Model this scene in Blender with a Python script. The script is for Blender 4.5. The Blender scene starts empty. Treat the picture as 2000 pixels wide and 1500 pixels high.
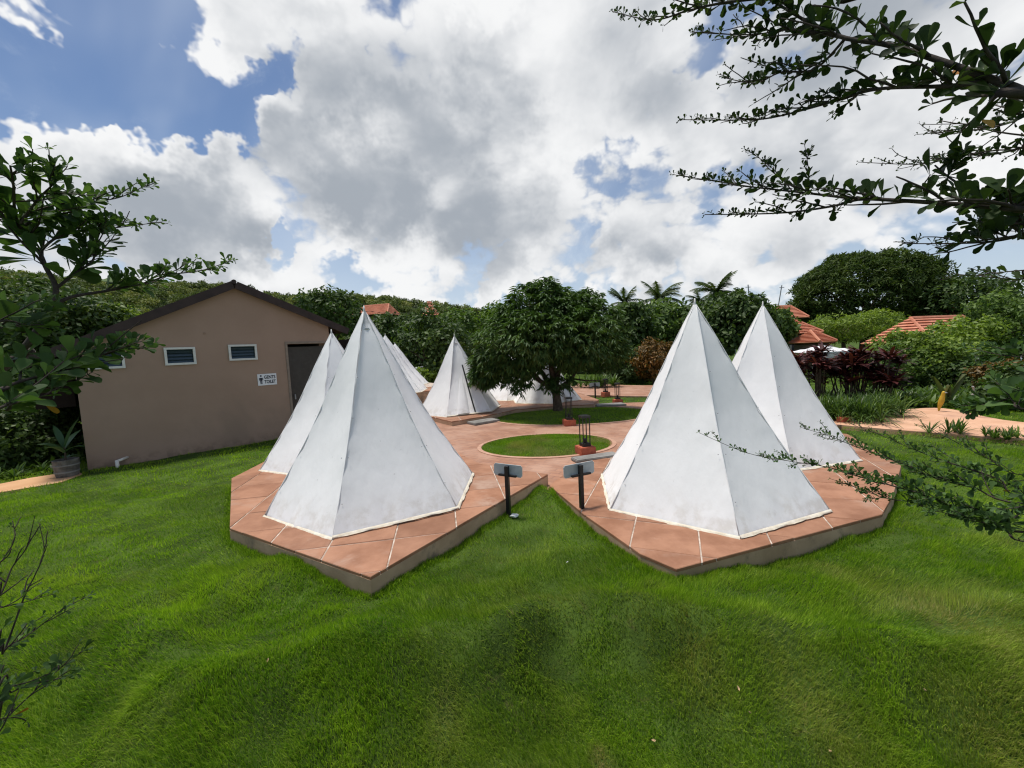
import bpy, bmesh, math, random
import numpy as np
from math import sin, cos, pi, radians, degrees, hypot, atan2
from mathutils import Vector, Matrix

S = bpy.context.scene
COL = S.collection

# ------------------------------------------------------------------ camera
F_PX, PITCH, ROLL, EYE = 800.0, radians(4.7), radians(2.7), 1.7
cam_f = np.array([0, cos(PITCH), -sin(PITCH)])
_u0 = np.array([0, sin(PITCH), cos(PITCH)]); _r0 = np.array([1.0, 0, 0])
cam_r = cos(ROLL) * _r0 - sin(ROLL) * _u0
cam_u = sin(ROLL) * _r0 + cos(ROLL) * _u0
EYEV = np.array([0, 0, EYE])
cd = bpy.data.cameras.new('camera')
cd.sensor_width = 36.0; cd.lens = 36.0 * F_PX / 2000.0
cd.clip_start = 0.05; cd.clip_end = 6000
co = bpy.data.objects.new('camera', cd); COL.objects.link(co)
co.matrix_world = Matrix(((cam_r[0], cam_u[0], -cam_f[0], 0), (cam_r[1], cam_u[1], -cam_f[1], 0),
                          (cam_r[2], cam_u[2], -cam_f[2], EYE), (0, 0, 0, 1)))
S.camera = co

# ------------------------------------------------------------------ exposure
S.view_settings.view_transform = 'Standard'
S.view_settings.look = 'None'
S.view_settings.gamma = 1.0
S.view_settings.exposure = 0.58
S.view_settings.use_curve_mapping = False
S.cycles.max_bounces = 5; S.cycles.diffuse_bounces = 3; S.cycles.transparent_max_bounces = 4
S.cycles.use_adaptive_sampling = True; S.cycles.adaptive_threshold = .01
S.cycles.use_denoising = True; S.cycles.filter_width = 1.2

# ------------------------------------------------------------------ sun and sky
SUN_DIR = Vector((-0.22, 0.12, 0.96)).normalized()
SUN_EL = math.asin(SUN_DIR.z); SUN_ROT = atan2(SUN_DIR.x, SUN_DIR.y)
sl = bpy.data.lights.new('sun', 'SUN'); sl.energy = 2.9; sl.angle = radians(9); sl.color = (1.0, 0.95, 0.87)
so = bpy.data.objects.new('sun', sl); COL.objects.link(so)
so.rotation_euler = SUN_DIR.to_track_quat('Z', 'Y').to_euler()


def ray(px, py):
    return cam_f + (px - 1000) / F_PX * cam_r - (py - 750) / F_PX * cam_u


def G(px, py, z=0.0):
    d = ray(px, py); return EYEV + d * ((z - EYE) / d[2])


def D(px, py, Y):
    d = ray(px, py); return EYEV + d * (Y / d[1])


class NT:
    """small wrapper for node trees"""
    def __init__(s, tree): s.t = tree; s.n = tree.nodes; s.l = tree.links
    def add(s, typ, **kw):
        n = s.n.new(typ)
        for k, v in kw.items(): setattr(n, k, v)
        return n
    def link(s, a, b): s.l.new(a, b)
    def val(s, sock, v):
        if hasattr(v, 'is_output'): s.l.new(v, sock)
        else: sock.default_value = v
    def math(s, op, a, b=0.0, c=0.0, clamp=False):
        n = s.n.new('ShaderNodeMath'); n.operation = op; n.use_clamp = clamp
        s.val(n.inputs[0], a); s.val(n.inputs[1], b); s.val(n.inputs[2], c); return n.outputs[0]
    def vmath(s, op, a, b=(0, 0, 0)):
        n = s.n.new('ShaderNodeVectorMath'); n.operation = op
        s.val(n.inputs[0], a)
        if op == 'SCALE': s.val(n.inputs['Scale'], b)
        else: s.val(n.inputs[1], b)
        return n.outputs['Value'] if op in ('DOT_PRODUCT', 'LENGTH', 'DISTANCE') else n.outputs[0]
    def noise(s, vec, scale, detail=4, rough=0.5, dist=0.0, col=False):
        n = s.n.new('ShaderNodeTexNoise'); s.l.new(vec, n.inputs['Vector'])
        n.inputs['Scale'].default_value = scale; n.inputs['Detail'].default_value = detail
        n.inputs['Roughness'].default_value = rough; n.inputs['Distortion'].default_value = dist
        return n.outputs['Color' if col else 'Fac']
    def ramp(s, fac, lo, hi, a=0.0, b=1.0, smooth=True):
        n = s.n.new('ShaderNodeMapRange'); n.interpolation_type = 'SMOOTHSTEP' if smooth else 'LINEAR'
        s.val(n.inputs['Value'], fac)
        n.inputs['From Min'].default_value = lo; n.inputs['From Max'].default_value = hi
        n.inputs['To Min'].default_value = a; n.inputs['To Max'].default_value = b
        return n.outputs[0]
    def mix(s, fac, a, b, mode='MIX'):
        n = s.n.new('ShaderNodeMix'); n.data_type = 'RGBA'; n.blend_type = mode
        s.val(n.inputs['Factor'], fac)
        for sock, v in ((n.inputs[6], a), (n.inputs[7], b)):
            if hasattr(v, 'is_output'): s.l.new(v, sock)
            else: sock.default_value = (v[0], v[1], v[2], 1)
        return n.outputs[2]


W = bpy.data.worlds.new('World'); S.world = W; W.use_nodes = True
w = NT(W.node_tree); w.n.clear()
sky = w.add('ShaderNodeTexSky', sky_type='NISHITA', sun_disc=False)
sky.sun_elevation = SUN_EL; sky.sun_rotation = SUN_ROT
sky.air_density = 1.0; sky.dust_density = 0.6; sky.ozone_density = 1.6
tc = w.add('ShaderNodeTexCoord')
dirv = tc.outputs['Generated']
sep = w.add('ShaderNodeSeparateXYZ'); w.link(dirv, sep.inputs[0])
# cloud field: noise over a flattened sky, gathered into the heaps the sky holds
SKY_HEAPS = [  # (px, py, angular radius deg, weight)
    (900, 190, 19, .42), (1130, 150, 18, .42), (720, 330, 13, .36), (470, 25, 11, .34), (320, 300, 10, .30),
    (130, 430, 15, .34), (1000, 430, 15, .32), (1300, 450, 14, .22), (1480, 200, 18, .26), (1760, 230, 18, .30), (1900, 60, 14, .22),
    (560, 460, 12, .25), (60, 260, 8, .22), (330, 470, 9, .25), (1520, 490, 8, .22), (1000, 555, 5, .25), (780, 500, 10, .26), (1220, 540, 7, .22), (620, 250, 5, .22), (330, 262, 7, .32), (130, 18, 4, .42), (15, 45, 4, .46), (215, 300, 6, .25),
    (170, 110, 13, -.50), (290, 175, 6, -.28), (460, 170, 7, -.30), (555, 160, 5, -.28), (592, 85, 3.5, -.26), (505, 500, 3, -.30), (30, 130, 6, -.3),
    (1150, 385, 5, -.22), (1260, 340, 5, -.22), (965, 15, 4, -.40), (1380, 50, 5, -.24), (1450, 400, 6, -.2), (700, 560, 5, -.2)]
SKY_BASES = [(620, 360, 8, .36), (860, 320, 10, .34), (740, 400, 8, .36), (960, 480, 8, .36), (1230, 460, 8, .3), (390, 430, 8, .4), (1000, 260, 8, .28), (800, 130, 9, .10), (1480, 120, 12, .22), (560, 60, 6, .20), (1280, 430, 9, .25), (1560, 400, 9, .2), (150, 470, 10, .25), (1750, 150, 12, .15)]
warp = w.noise(dirv, 5.0, 5, .65, col=True)
warp2 = w.noise(dirv, 2.0, 2, .5, col=True)
dw = w.vmath('ADD', dirv, w.vmath('SCALE', w.vmath('SUBTRACT', warp, (.5, .5, .5)), .36))
dw = w.vmath('ADD', dw, w.vmath('SCALE', w.vmath('SUBTRACT', warp2, (.5, .5, .5)), .10))
dw = w.vmath('NORMALIZE', dw)


def heaps(vec, lst):
    tot = None
    for (px, py, r, wt) in lst:
        d = ray(px, py); d = d / np.linalg.norm(d)
        dt = w.vmath('DOT_PRODUCT', vec, tuple(d))
        m = w.ramp(dt, cos(radians(r)), cos(radians(r * .25)), 0.0, wt)
        tot = m if tot is None else w.math('ADD', tot, m)
    return tot


def cloud_map(off):
    v = w.vmath('ADD', dirv, off) if off else dirv
    m = w.add('ShaderNodeMapping'); w.link(v, m.inputs['Vector'])
    m.inputs['Scale'].default_value = (1, 1, 1.5); return m.outputs[0]


def puffs(v, lst):
    tot = None
    for sc, amp in lst:
        vo = w.add('ShaderNodeTexVoronoi', feature='F1'); w.link(v, vo.inputs['Vector']); vo.inputs['Scale'].default_value = sc
        q = w.math('MULTIPLY', w.math('SUBTRACT', .48, vo.outputs['Distance']), amp)
        tot = q if tot is None else w.math('ADD', tot, q)
    return tot


def cloud_field(off):
    """billowing density: soft noise plus rounded puffs"""
    p = cloud_map(off)
    a = w.noise(p, 2.9, 5, .55, .2, col=True)
    sa = w.add('ShaderNodeSeparateColor'); w.link(a, sa.inputs[0])
    v = w.vmath('ADD', p, w.vmath('SCALE', w.vmath('SUBTRACT', a, (.5, .5, .5)), .16))
    return w.math('ADD', w.math('MULTIPLY', w.math('SUBTRACT', sa.outputs[0], .5), 1.15), puffs(v, ((5.5, .42),))), v


n0, v0 = cloud_field(None)
n1, _v = cloud_field((-.045, 0.02, .085))
jit = w.vmath('SCALE', w.vmath('SUBTRACT', w.noise(v0, 11.0, 4, .6, col=True), (.5, .5, .5)), .07)
fine = puffs(w.vmath('ADD', v0, jit), ((13.0, .30), (31.0, .17)))
hp = heaps(dw, SKY_HEAPS)
dens = w.math('ADD', w.math('ADD', n0, fine), w.math('ADD', hp, -.05))
mask = w.ramp(dens, .0, .20)
wisp = w.ramp(w.noise(dirv, 7.0, 7, .68, .5), .50, .80, 0.0, .55)
veil = w.math('ADD', w.ramp(w.noise(dirv, 1.6, 4, .6, .4), .40, .70, 0.0, .35), w.math('MULTIPLY', wisp, w.ramp(dens, -.38, .0)), clamp=True)
# light on the heaps: bright where the cloud thins towards the light, grey underneath
lit = w.math('ADD', w.math('MULTIPLY', w.math('SUBTRACT', n0, n1), 1.45), w.math('MULTIPLY', fine, .95))
thick = w.ramp(dens, .15, .8, 0.0, .34)
base_g = heaps(dw, SKY_BASES)
br = w.math('ADD', .80, lit)
br = w.math('SUBTRACT', br, thick)
br = w.math('SUBTRACT', br, base_g)
br = w.ramp(br, -.12, 1.02, 0.0, 1.0)
ccol = w.mix(br, (3.0, 3.3, 3.7), (7.3, 7.35, 7.4))
skyc = w.mix(1.0, sky.outputs[0], (.70, .74, .80), 'MULTIPLY')
skyv = w.mix(veil, skyc, (5.8, 6.4, 7.1))
hz = w.ramp(sep.outputs['Z'], 0.0, .42, .66, 0.0)
skyv = w.mix(hz, skyv, (5.3, 6.0, 6.8))
fin = w.mix(mask, skyv, ccol)
bg = w.add('ShaderNodeBackground'); bg.inputs['Strength'].default_value = 0.085
w.link(fin, bg.inputs['Color'])
wo = w.add('ShaderNodeOutputWorld'); w.link(bg.outputs[0], wo.inputs['Surface'])
W.cycles.sampling_method = 'MANUAL'; W.cycles.sample_map_resolution = 1024

# ------------------------------------------------------------------ helpers
rng = np.random.default_rng(7)
random.seed(7)


def tag(o, label=None, cat=None, group=None, kind=None):
    if label: o['label'] = label
    if cat: o['category'] = cat
    if group: o['group'] = group
    if kind: o['kind'] = kind
    return o


def empty(name, loc, rz=0.0):
    o = bpy.data.objects.new(name, None); COL.objects.link(o)
    o.location = loc; o.rotation_euler = (0, 0, rz); o.empty_display_size = .1
    return o


def link_mesh(name, me, mat=None, parent=None, loc=None, rot=None, smooth=False):
    o = bpy.data.objects.new(name, me); COL.objects.link(o)
    if mat is not None and len(me.materials) == 0: me.materials.append(mat)
    if smooth: me.shade_smooth()
    if parent is not None: o.parent = parent
    if loc is not None: o.location = loc
    if rot is not None: o.rotation_euler = rot
    return o


def fast_mesh(name, V, F, attrs=None, smooth=False):
    V = np.asarray(V, dtype=np.float32); F = np.asarray(F, dtype=np.int32)
    me = bpy.data.meshes.new(name)
    me.vertices.add(len(V)); me.vertices.foreach_set('co', V.ravel())
    k = F.shape[1]
    me.loops.add(F.size); me.loops.foreach_set('vertex_index', F.ravel())
    me.polygons.add(len(F))
    me.polygons.foreach_set('loop_start', np.arange(0, F.size, k, dtype=np.int32))
    me.polygons.foreach_set('loop_total', np.full(len(F), k, dtype=np.int32))
    if attrs:
        for nm, a in attrs.items():
            at = me.attributes.new(nm, 'FLOAT', 'POINT'); at.data.foreach_set('value', np.asarray(a, dtype=np.float32))
    me.update(calc_edges=True)
    if smooth: me.shade_smooth()
    return me


class MB:
    def __init__(s): s.v = []; s.f = []
    def add(s, vs, fs):
        b = len(s.v); s.v += [tuple(map(float, p)) for p in vs]; s.f += [tuple(i + b for i in f) for f in fs]; return s
    def box(s, c, d, rz=0.0):
        x, y, z = d[0] / 2, d[1] / 2, d[2] / 2; ca, sa = cos(rz), sin(rz); vs = []
        for k in (-z, z):
            for (a, b) in ((-x, -y), (x, -y), (x, y), (-x, y)):
                vs.append((c[0] + a * ca - b * sa, c[1] + a * sa + b * ca, c[2] + k))
        return s.add(vs, [(3, 2, 1, 0), (4, 5, 6, 7), (0, 1, 5, 4), (1, 2, 6, 5), (2, 3, 7, 6), (3, 0, 4, 7)])
    def box8(s, vs):
        return s.add(vs, [(3, 2, 1, 0), (4, 5, 6, 7), (0, 1, 5, 4), (1, 2, 6, 5), (2, 3, 7, 6), (3, 0, 4, 7)])
    def prism(s, poly, z0, z1):
        n = len(poly)
        vs = [(p[0], p[1], z0) for p in poly] + [(p[0], p[1], z1) for p in poly]
        fs = [tuple(range(n))[::-1], tuple(range(n, 2 * n))] + [(i, (i + 1) % n, n + (i + 1) % n, n + i) for i in range(n)]
        return s.add(vs, fs)
    def tube(s, pts, rad, n=6, cap=True):
        pts = [np.array(p, float) for p in pts]
        if not hasattr(rad, '__len__'): rad = [rad] * len(pts)
        vs = []; ref = None
        for i, p in enumerate(pts):
            t = pts[min(i + 1, len(pts) - 1)] - pts[max(i - 1, 0)]
            t = t / (np.linalg.norm(t) + 1e-9)
            if ref is None: ref = np.array([0, 0, 1.0]) if abs(t[2]) < .9 else np.array([1.0, 0, 0])
            a = np.cross(t, ref); a /= np.linalg.norm(a) + 1e-9; b = np.cross(t, a); ref = -b if False else ref
            for j in range(n):
                an = 2 * pi * j / n; vs.append(p + rad[i] * (cos(an) * a + sin(an) * b))
        fs = []
        for i in range(len(pts) - 1):
            for j in range(n):
                k = (j + 1) % n; fs.append((i * n + j, i * n + k, (i + 1) * n + k, (i + 1) * n + j))
        if cap: fs += [tuple(range(n))[::-1], tuple(range((len(pts) - 1) * n, len(pts) * n))]
        return s.add(vs, fs)
    def lathe(s, prof, n=16, c=(0, 0, 0)):
        vs = []; fs = []
        for (r, z) in prof:
            for j in range(n):
                a = 2 * pi * j / n; vs.append((c[0] + r * cos(a), c[1] + r * sin(a), c[2] + z))
        for i in range(len(prof) - 1):
            for j in range(n):
                k = (j + 1) % n; fs.append((i * n + j, i * n + k, (i + 1) * n + k, (i + 1) * n + j))
        fs += [tuple(range(n))[::-1], tuple(range((len(prof) - 1) * n, len(prof) * n))]
        return s.add(vs, fs)
    def mesh(s, name):
        me = bpy.data.meshes.new(name); me.from_pydata(s.v, [], s.f); me.update()
        bm = bmesh.new(); bm.from_mesh(me); bmesh.ops.recalc_face_normals(bm, faces=bm.faces); bm.to_mesh(me); bm.free()
        return me
    def build(s, name, mat, parent=None, smooth=False, loc=None, rot=None):
        return link_mesh(name, s.mesh(name), mat, parent, loc, rot, smooth)


def copy_tree(o, parent=None):
    c = o.copy(); COL.objects.link(c); c.parent = parent
    for ch in o.children: copy_tree(ch, c)
    return c


class VNoise:
    """2-D value noise for heights and scattering"""
    def __init__(s, seed): s.g = np.random.default_rng(seed).random((256, 256))
    def __call__(s, x, y):
        x = np.asarray(x, float); y = np.asarray(y, float)
        xi = np.floor(x).astype(int); yi = np.floor(y).astype(int); fx = x - xi; fy = y - yi
        fx = fx * fx * (3 - 2 * fx); fy = fy * fy * (3 - 2 * fy); g = s.g
        a = g[xi % 256, yi % 256]; b = g[(xi + 1) % 256, yi % 256]; c = g[xi % 256, (yi + 1) % 256]; d = g[(xi + 1) % 256, (yi + 1) % 256]
        return (a * (1 - fx) + b * fx) * (1 - fy) + (c * (1 - fx) + d * fx) * fy
    def fbm(s, x, y, o=4):
        t = 0; a = .5; x = np.asarray(x, float); y = np.asarray(y, float)
        for i in range(o): t = t + a * s(x * 2 ** i + 17 * i, y * 2 ** i + 31 * i); a *= .5
        return t


N1, N2, N3, N4 = VNoise(1), VNoise(2), VNoise(3), VNoise(4)


def in_poly(x, y, poly):
    x = np.asarray(x); y = np.asarray(y); c = np.zeros(x.shape, bool); n = len(poly)
    for i in range(n):
        x1, y1 = poly[i][:2]; x2, y2 = poly[(i + 1) % n][:2]
        if y1 == y2: continue
        c ^= ((y1 > y) != (y2 > y)) & (x < (x2 - x1) * (y - y1) / (y2 - y1) + x1)
    return c


def grow(poly, d):
    cx = sum(p[0] for p in poly) / len(poly); cy = sum(p[1] for p in poly) / len(poly); out = []
    for p in poly:
        l = hypot(p[0] - cx, p[1] - cy); out.append((cx + (p[0] - cx) * (l + d) / l, cy + (p[1] - cy) * (l + d) / l))
    return out


# ------------------------------------------------------------------ materials
def new_mat(name):
    m = bpy.data.materials.new(name); m.use_nodes = True
    t = NT(m.node_tree); t.bsdf = m.node_tree.nodes['Principled BSDF']; t.out = m.node_tree.nodes['Material Output']
    return m, t


def setb(t, rough=.8, spec=.3, metal=0.0):
    t.bsdf.inputs['Roughness'].default_value = rough
    t.bsdf.inputs['Specular IOR Level'].default_value = spec
    t.bsdf.inputs['Metallic'].default_value = metal


def bump(t, h, strength=.3, dist=.01):
    b = t.add('ShaderNodeBump'); b.inputs['Strength'].default_value = strength; b.inputs['Distance'].default_value = dist
    t.link(h, b.inputs['Height']); t.link(b.outputs[0], t.bsdf.inputs['Normal'])


def mat_mottled(name, c1, c2, scale=3.0, rough=.8, spec=.25, bscale=60, bstr=.2, bdist=.004, c3=None, sc3=.8, coord='Object', obj_var=0.0, metal=0.0):
    m, t = new_mat(name); setb(t, rough, spec, metal)
    tcn = t.add('ShaderNodeTexCoord'); v = tcn.outputs[coord]
    oi = t.add('ShaderNodeObjectInfo')
    if obj_var:
        v = t.vmath('ADD', v, t.vmath('SCALE', oi.outputs['Location'], 3.7))
    f = t.ramp(t.noise(v, scale, 6, .62), .3, .7)
    c = t.mix(f, c1, c2)
    if c3: c = t.mix(t.ramp(t.noise(v, sc3, 6, .65, .3), .52, .72), c, c3)
    if obj_var:
        k = t.ramp(oi.outputs['Random'], 0, 1, 1 - obj_var, 1 + obj_var, smooth=False)
        c = t.mix(1.0, c, t.vmath('SCALE', (1, 1, 1), k), 'MULTIPLY')
    t.link(c, t.bsdf.inputs['Base Color'])
    bump(t, t.noise(v, bscale, 5, .6), bstr, bdist)
    return m


def mat_leaf(name, dark, mid, light, rough=.55, spec=.35, trans=.25, attr=True, tint=None):
    m, t = new_mat(name); setb(t, rough, spec)
    if attr:
        a = t.add('ShaderNodeAttribute', attribute_name='rnd'); f = a.outputs['Fac']
    else:
        oi = t.add('ShaderNodeObjectInfo'); f = oi.outputs['Random']
    cr = t.add('ShaderNodeValToRGB'); t.link(f, cr.inputs[0])
    e = cr.color_ramp.elements
    e[0].position = 0.0; e[0].color = (*dark, 1); e[1].position = 1.0; e[1].color = (*light, 1)
    k = e.new(.55); k.color = (*mid, 1)
    c = cr.outputs[0]
    if tint:
        g = t.add('ShaderNodeNewGeometry')
        c = t.mix(t.ramp(t.noise(g.outputs['Position'], tint[1], 3), .42, .66), c, tint[0])
    t.link(c, t.bsdf.inputs['Base Color'])
    if trans:
        tr = t.add('ShaderNodeBsdfTranslucent'); t.link(t.mix(1.0, c, (1.5, 1.6, .7), 'MULTIPLY'), tr.inputs['Color'])
        ms = t.add('ShaderNodeMixShader'); ms.inputs[0].default_value = trans
        t.link(t.bsdf.outputs[0], ms.inputs[1]); t.link(tr.outputs[0], ms.inputs[2]); t.link(ms.outputs[0], t.out.inputs['Surface'])
    return m


def mat_plain(name, c, rough=.6, spec=.3, metal=0.0, var=.12, scale=9.0):
    d = tuple(x * (1 - var) for x in c); e = tuple(min(1, x * (1 + var)) for x in c)
    return mat_mottled(name, d, e, scale, rough, spec, 40, .08, .002, metal=metal)


M = {}
# white canvas with faint grime and weave
m, t = new_mat('canvas'); setb(t, .85, .15)
tcn = t.add('ShaderNodeTexCoord'); v = tcn.outputs['Object']
oi = t.add('ShaderNodeObjectInfo'); v2 = t.vmath('ADD', v, t.vmath('SCALE', oi.outputs['Location'], 2.3))
c = t.mix(t.ramp(t.noise(v2, 1.7, 5, .6), .35, .7), (.83, .832, .825), (.885, .885, .878))
mp = t.add('ShaderNodeMapping'); t.link(v2, mp.inputs['Vector']); mp.inputs['Scale'].default_value = (1, 1, .45)
c = t.mix(t.ramp(t.noise(mp.outputs[0], 4.5, 7, .68, .6), .64, .84, 0, .26), c, (.46, .45, .42))
c = t.mix(t.ramp(t.noise(v2, 26, 3, .5), .70, .80, 0, .35), c, (.42, .41, .39))
sz = t.add('ShaderNodeSeparateXYZ'); t.link(v, sz.inputs[0])
c = t.mix(t.math('MULTIPLY', t.ramp(sz.outputs['Z'], .04, .34, 1, 0), t.ramp(t.noise(v2, 6, 5, .6), .42, .66, 0, .40)), c, (.50, .45, .37))
t.link(c, t.bsdf.inputs['Base Color'])
mp2 = t.add('ShaderNodeMapping'); t.link(v2, mp2.inputs['Vector']); mp2.inputs['Scale'].default_value = (1, 1, .3)
bump(t, t.math('ADD', t.noise(mp2.outputs[0], 7, 3, .5), t.math('MULTIPLY', t.noise(v, 60, 2), .03)), .42, .02)
tr = t.add('ShaderNodeBsdfTranslucent'); t.link(c, tr.inputs['Color'])
ms = t.add('ShaderNodeMixShader'); ms.inputs[0].default_value = .14
t.link(t.bsdf.outputs[0], ms.inputs[1]); t.link(tr.outputs[0], ms.inputs[2]); t.link(ms.outputs[0], t.out.inputs['Surface'])
M['canvas'] = m
M['hem'] = mat_mottled('hem', (.62, .56, .44), (.76, .71, .60), 14, .85, .1, 80, .2, .003, (.55, .43, .30), 5)
M['cap'] = mat_mottled('peak_cap', (.48, .48, .46), (.66, .66, .65), 16, .85, .1, 60, .3, .004)
M['slab'] = mat_mottled('terracotta_slab', (.235, .105, .056), (.36, .180, .106), 3.0, .62, .3, 38, .22, .004, (.38, .25, .185), 1.3, obj_var=.11)
M['grout'] = mat_mottled('pale_grout', (.33, .26, .21), (.62, .53, .45), 9, .95, .1, 60, .3, .004, (.16, .12, .09), 5)
M['riser'] = mat_mottled('plaster_riser', (.38, .255, .165), (.52, .36, .245), 2.2, .92, .15, 34, .35, .006, (.19, .15, .11), 2.6)
M['stucco'] = mat_mottled('brown_stucco', (.33, .228, .170), (.365, .255, .192), 1.1, .93, .12, 150, .35, .004, (.30, .215, .163), .7)
t = NT(M['stucco'].node_tree); bs = M['stucco'].node_tree.nodes['Principled BSDF']; lk = bs.inputs['Base Color'].links[0].from_socket
tcn = t.add('ShaderNodeTexCoord'); v = tcn.outputs['Object']; sz = t.add('ShaderNodeSeparateXYZ'); t.link(v, sz.inputs[0])
sp_ = t.math('MULTIPLY', t.ramp(sz.outputs['Z'], .02, .30, 1, 0), t.ramp(t.noise(v, 7, 6, .65), .38, .62))
mp = t.add('ShaderNodeMapping'); t.link(v, mp.inputs['Vector']); mp.inputs['Scale'].default_value = (5, 1, .35)
st_ = t.math('MULTIPLY', t.ramp(t.noise(mp.outputs[0], 2.4, 5, .6), .56, .78, 0, .45), t.ramp(t.noise(v, .9, 2), .4, .6))
cc_ = t.mix(t.math('MULTIPLY', sp_, .75), lk, (.20, .14, .10)); cc_ = t.mix(st_, cc_, (.32, .235, .17)); t.link(cc_, bs.inputs['Base Color'])
M['roof_sheet'] = mat_mottled('brown_roof', (.030, .019, .016), (.050, .032, .027), 5, .6, .3, 30, .2, .003)
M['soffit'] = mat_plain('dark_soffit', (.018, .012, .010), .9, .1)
M['white_frame'] = mat_plain('white_frame', (.62, .62, .58), .55, .3, var=.08)
M['louvre'] = mat_plain('louvre_glass', (.035, .055, .065), .18, .6)
M['dark'] = mat_plain('unlit_interior', (.028, .025, .022), .9, .1)  # near-black colour stands in for the unlit rooms behind the openings
M['door'] = mat_plain('door_leaf', (.050, .045, .038), .5, .3)
M['reveal'] = mat_plain('door_reveal', (.26, .21, .17), .9, .1)
M['sign_white'] = mat_plain('sign_white', (.72, .73, .75), .4, .4, var=.03)
M['sign_ink'] = mat_plain('sign_ink', (.012, .016, .035), .5, .3)
M['pvc'] = mat_plain('white_pipe', (.68, .64, .56), .4, .4)
M['black'] = mat_plain('black_metal', (.010, .010, .011), .45, .4, var=.3)
M['board'] = mat_mottled('grey_board', (.36, .40, .41), (.47, .51, .52), 8, .35, .5, 40, .05, .001)
M['pedestal'] = mat_mottled('red_pedestal', (.36, .085, .045), (.47, .135, .075), 9, .7, .25, 50, .25, .003, (.25, .07, .045), 5)
M['grey_step'] = mat_mottled('grey_step', (.17, .16, .145), (.26, .25, .235), 5, .9, .2, 40, .3, .004)
M['kerb'] = mat_mottled('pale_kerb', (.40, .225, .155), (.50, .31, .22), 5, .85, .2, 40, .3, .004)
M['bark'] = mat_mottled('bark', (.050, .038, .028), (.110, .085, .062), 14, .95, .1, 26, .8, .02)
M['twig'] = mat_mottled('twig_bark', (.030, .024, .020), (.070, .056, .045), 40, .8, .2, 90, .5, .003)
M['tile_roof'] = mat_mottled('orange_roof_tiles', (.50, .185, .11), (.62, .275, .175), 2.2, .75, .2, 20, .3, .01, (.50, .20, .13), .9)
M['cottage_wall'] = mat_mottled('cottage_wall', (.16, .13, .10), (.22, .18, .14), 1.5, .9, .1)
M['marquee'] = mat_plain('white_marquee', (.80, .81, .82), .7, .2, var=.03)
M['barrel'] = mat_mottled('weathered_tub', (.085, .075, .065), (.19, .175, .155), 9, .85, .2, 30, .5, .006, (.05, .04, .03), 4)
M['soil'] = mat_mottled('dark_soil', (.035, .022, .015), (.06, .04, .028), 8, .95, .1, 20, .5, .02)
M['yellow_statue'] = mat_plain('yellow_statue', (.52, .34, .035), .5, .3, var=.15)
M['grey_statue'] = mat_plain('grey_statue', (.30, .28, .25), .7, .2, var=.25)
M['forest_floor'] = mat_mottled('forest_floor', (.018, .028, .009), (.035, .050, .015), .2, .95, .1, 2, .5, .3)
M['pole'] = mat_plain('grey_pole', (.30, .30, .30), .6, .3)
M['rubble'] = mat_plain('white_rubble', (.70, .70, .68), .8, .2)
M['wire'] = mat_plain('cable', (.02, .02, .02), .6, .2)

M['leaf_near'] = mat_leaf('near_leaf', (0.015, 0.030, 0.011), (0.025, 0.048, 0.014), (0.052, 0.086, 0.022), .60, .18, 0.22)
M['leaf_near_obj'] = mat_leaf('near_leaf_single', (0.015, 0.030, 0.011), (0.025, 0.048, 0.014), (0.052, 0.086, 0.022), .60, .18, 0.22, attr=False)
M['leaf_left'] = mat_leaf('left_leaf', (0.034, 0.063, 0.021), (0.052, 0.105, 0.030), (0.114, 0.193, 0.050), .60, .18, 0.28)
M['leaf_left_obj'] = mat_leaf('left_leaf_single', (0.034, 0.063, 0.021), (0.052, 0.105, 0.030), (0.114, 0.193, 0.050), .60, .18, 0.28, attr=False)
M['leaf_yellow'] = mat_plain('yellow_leaf', (.55, .30, .03), .5, .3, var=.25, scale=40)
M['leaf_orange'] = mat_plain('orange_leaf', (.42, .17, .02), .5, .3, var=.25, scale=40)
M['leaf_dead'] = mat_plain('dead_leaf', (.42, .30, .17), .8, .1, var=.25, scale=60)
M['mango'] = mat_leaf('mango_leaf', (0.031, 0.064, 0.017), (0.061, 0.117, 0.030), (0.144, 0.223, 0.052), .52, .28, 0.22)
M['tree_dark'] = mat_leaf('dark_tree_leaf', (0.025, 0.050, 0.012), (0.054, 0.095, 0.023), (0.111, 0.165, 0.036), .55, .25, 0.25)
M['tree_mid'] = mat_leaf('mid_tree_leaf', (0.040, 0.076, 0.016), (0.086, 0.148, 0.028), (0.169, 0.248, 0.048), .55, .25, 0.3)
M['tree_light'] = mat_leaf('light_tree_leaf', (0.077, 0.129, 0.022), (0.163, 0.237, 0.036), (0.294, 0.389, 0.061), .5, .3, 0.35)
M['tree_dome'] = mat_leaf('dome_tree_leaf', (0.023, 0.047, 0.009), (0.053, 0.088, 0.015), (0.112, 0.152, 0.031), .6, .2, 0.22)
M['palm'] = mat_leaf('palm_leaf', (0.031, 0.052, 0.017), (0.065, 0.095, 0.032), (0.139, 0.172, 0.073), .5, .3, 0.25)
M['forest'] = mat_leaf('forest_leaf', (0.042, 0.065, 0.016), (0.111, 0.147, 0.035), (0.251, 0.267, 0.081), .6, .2, 0.22)
M['cordyline'] = mat_leaf('cordyline_leaf', (.030, .010, .010), (.080, .020, .019), (.17, .050, .042), .5, .25, .15)
M['croton'] = mat_leaf('croton_leaf', (.05, .05, .012), (.14, .075, .012), (.30, .13, .02), .5, .3, .18)
M['lily'] = mat_leaf('lily_leaf', (0.026, 0.055, 0.011), (0.064, 0.119, 0.021), (0.157, 0.238, 0.045), .45, .35, 0.3)
M['bed'] = mat_leaf('bed_leaf', (.03, .06, .015), (.075, .12, .035), (.30, .34, .20), .5, .3, .2)
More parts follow.
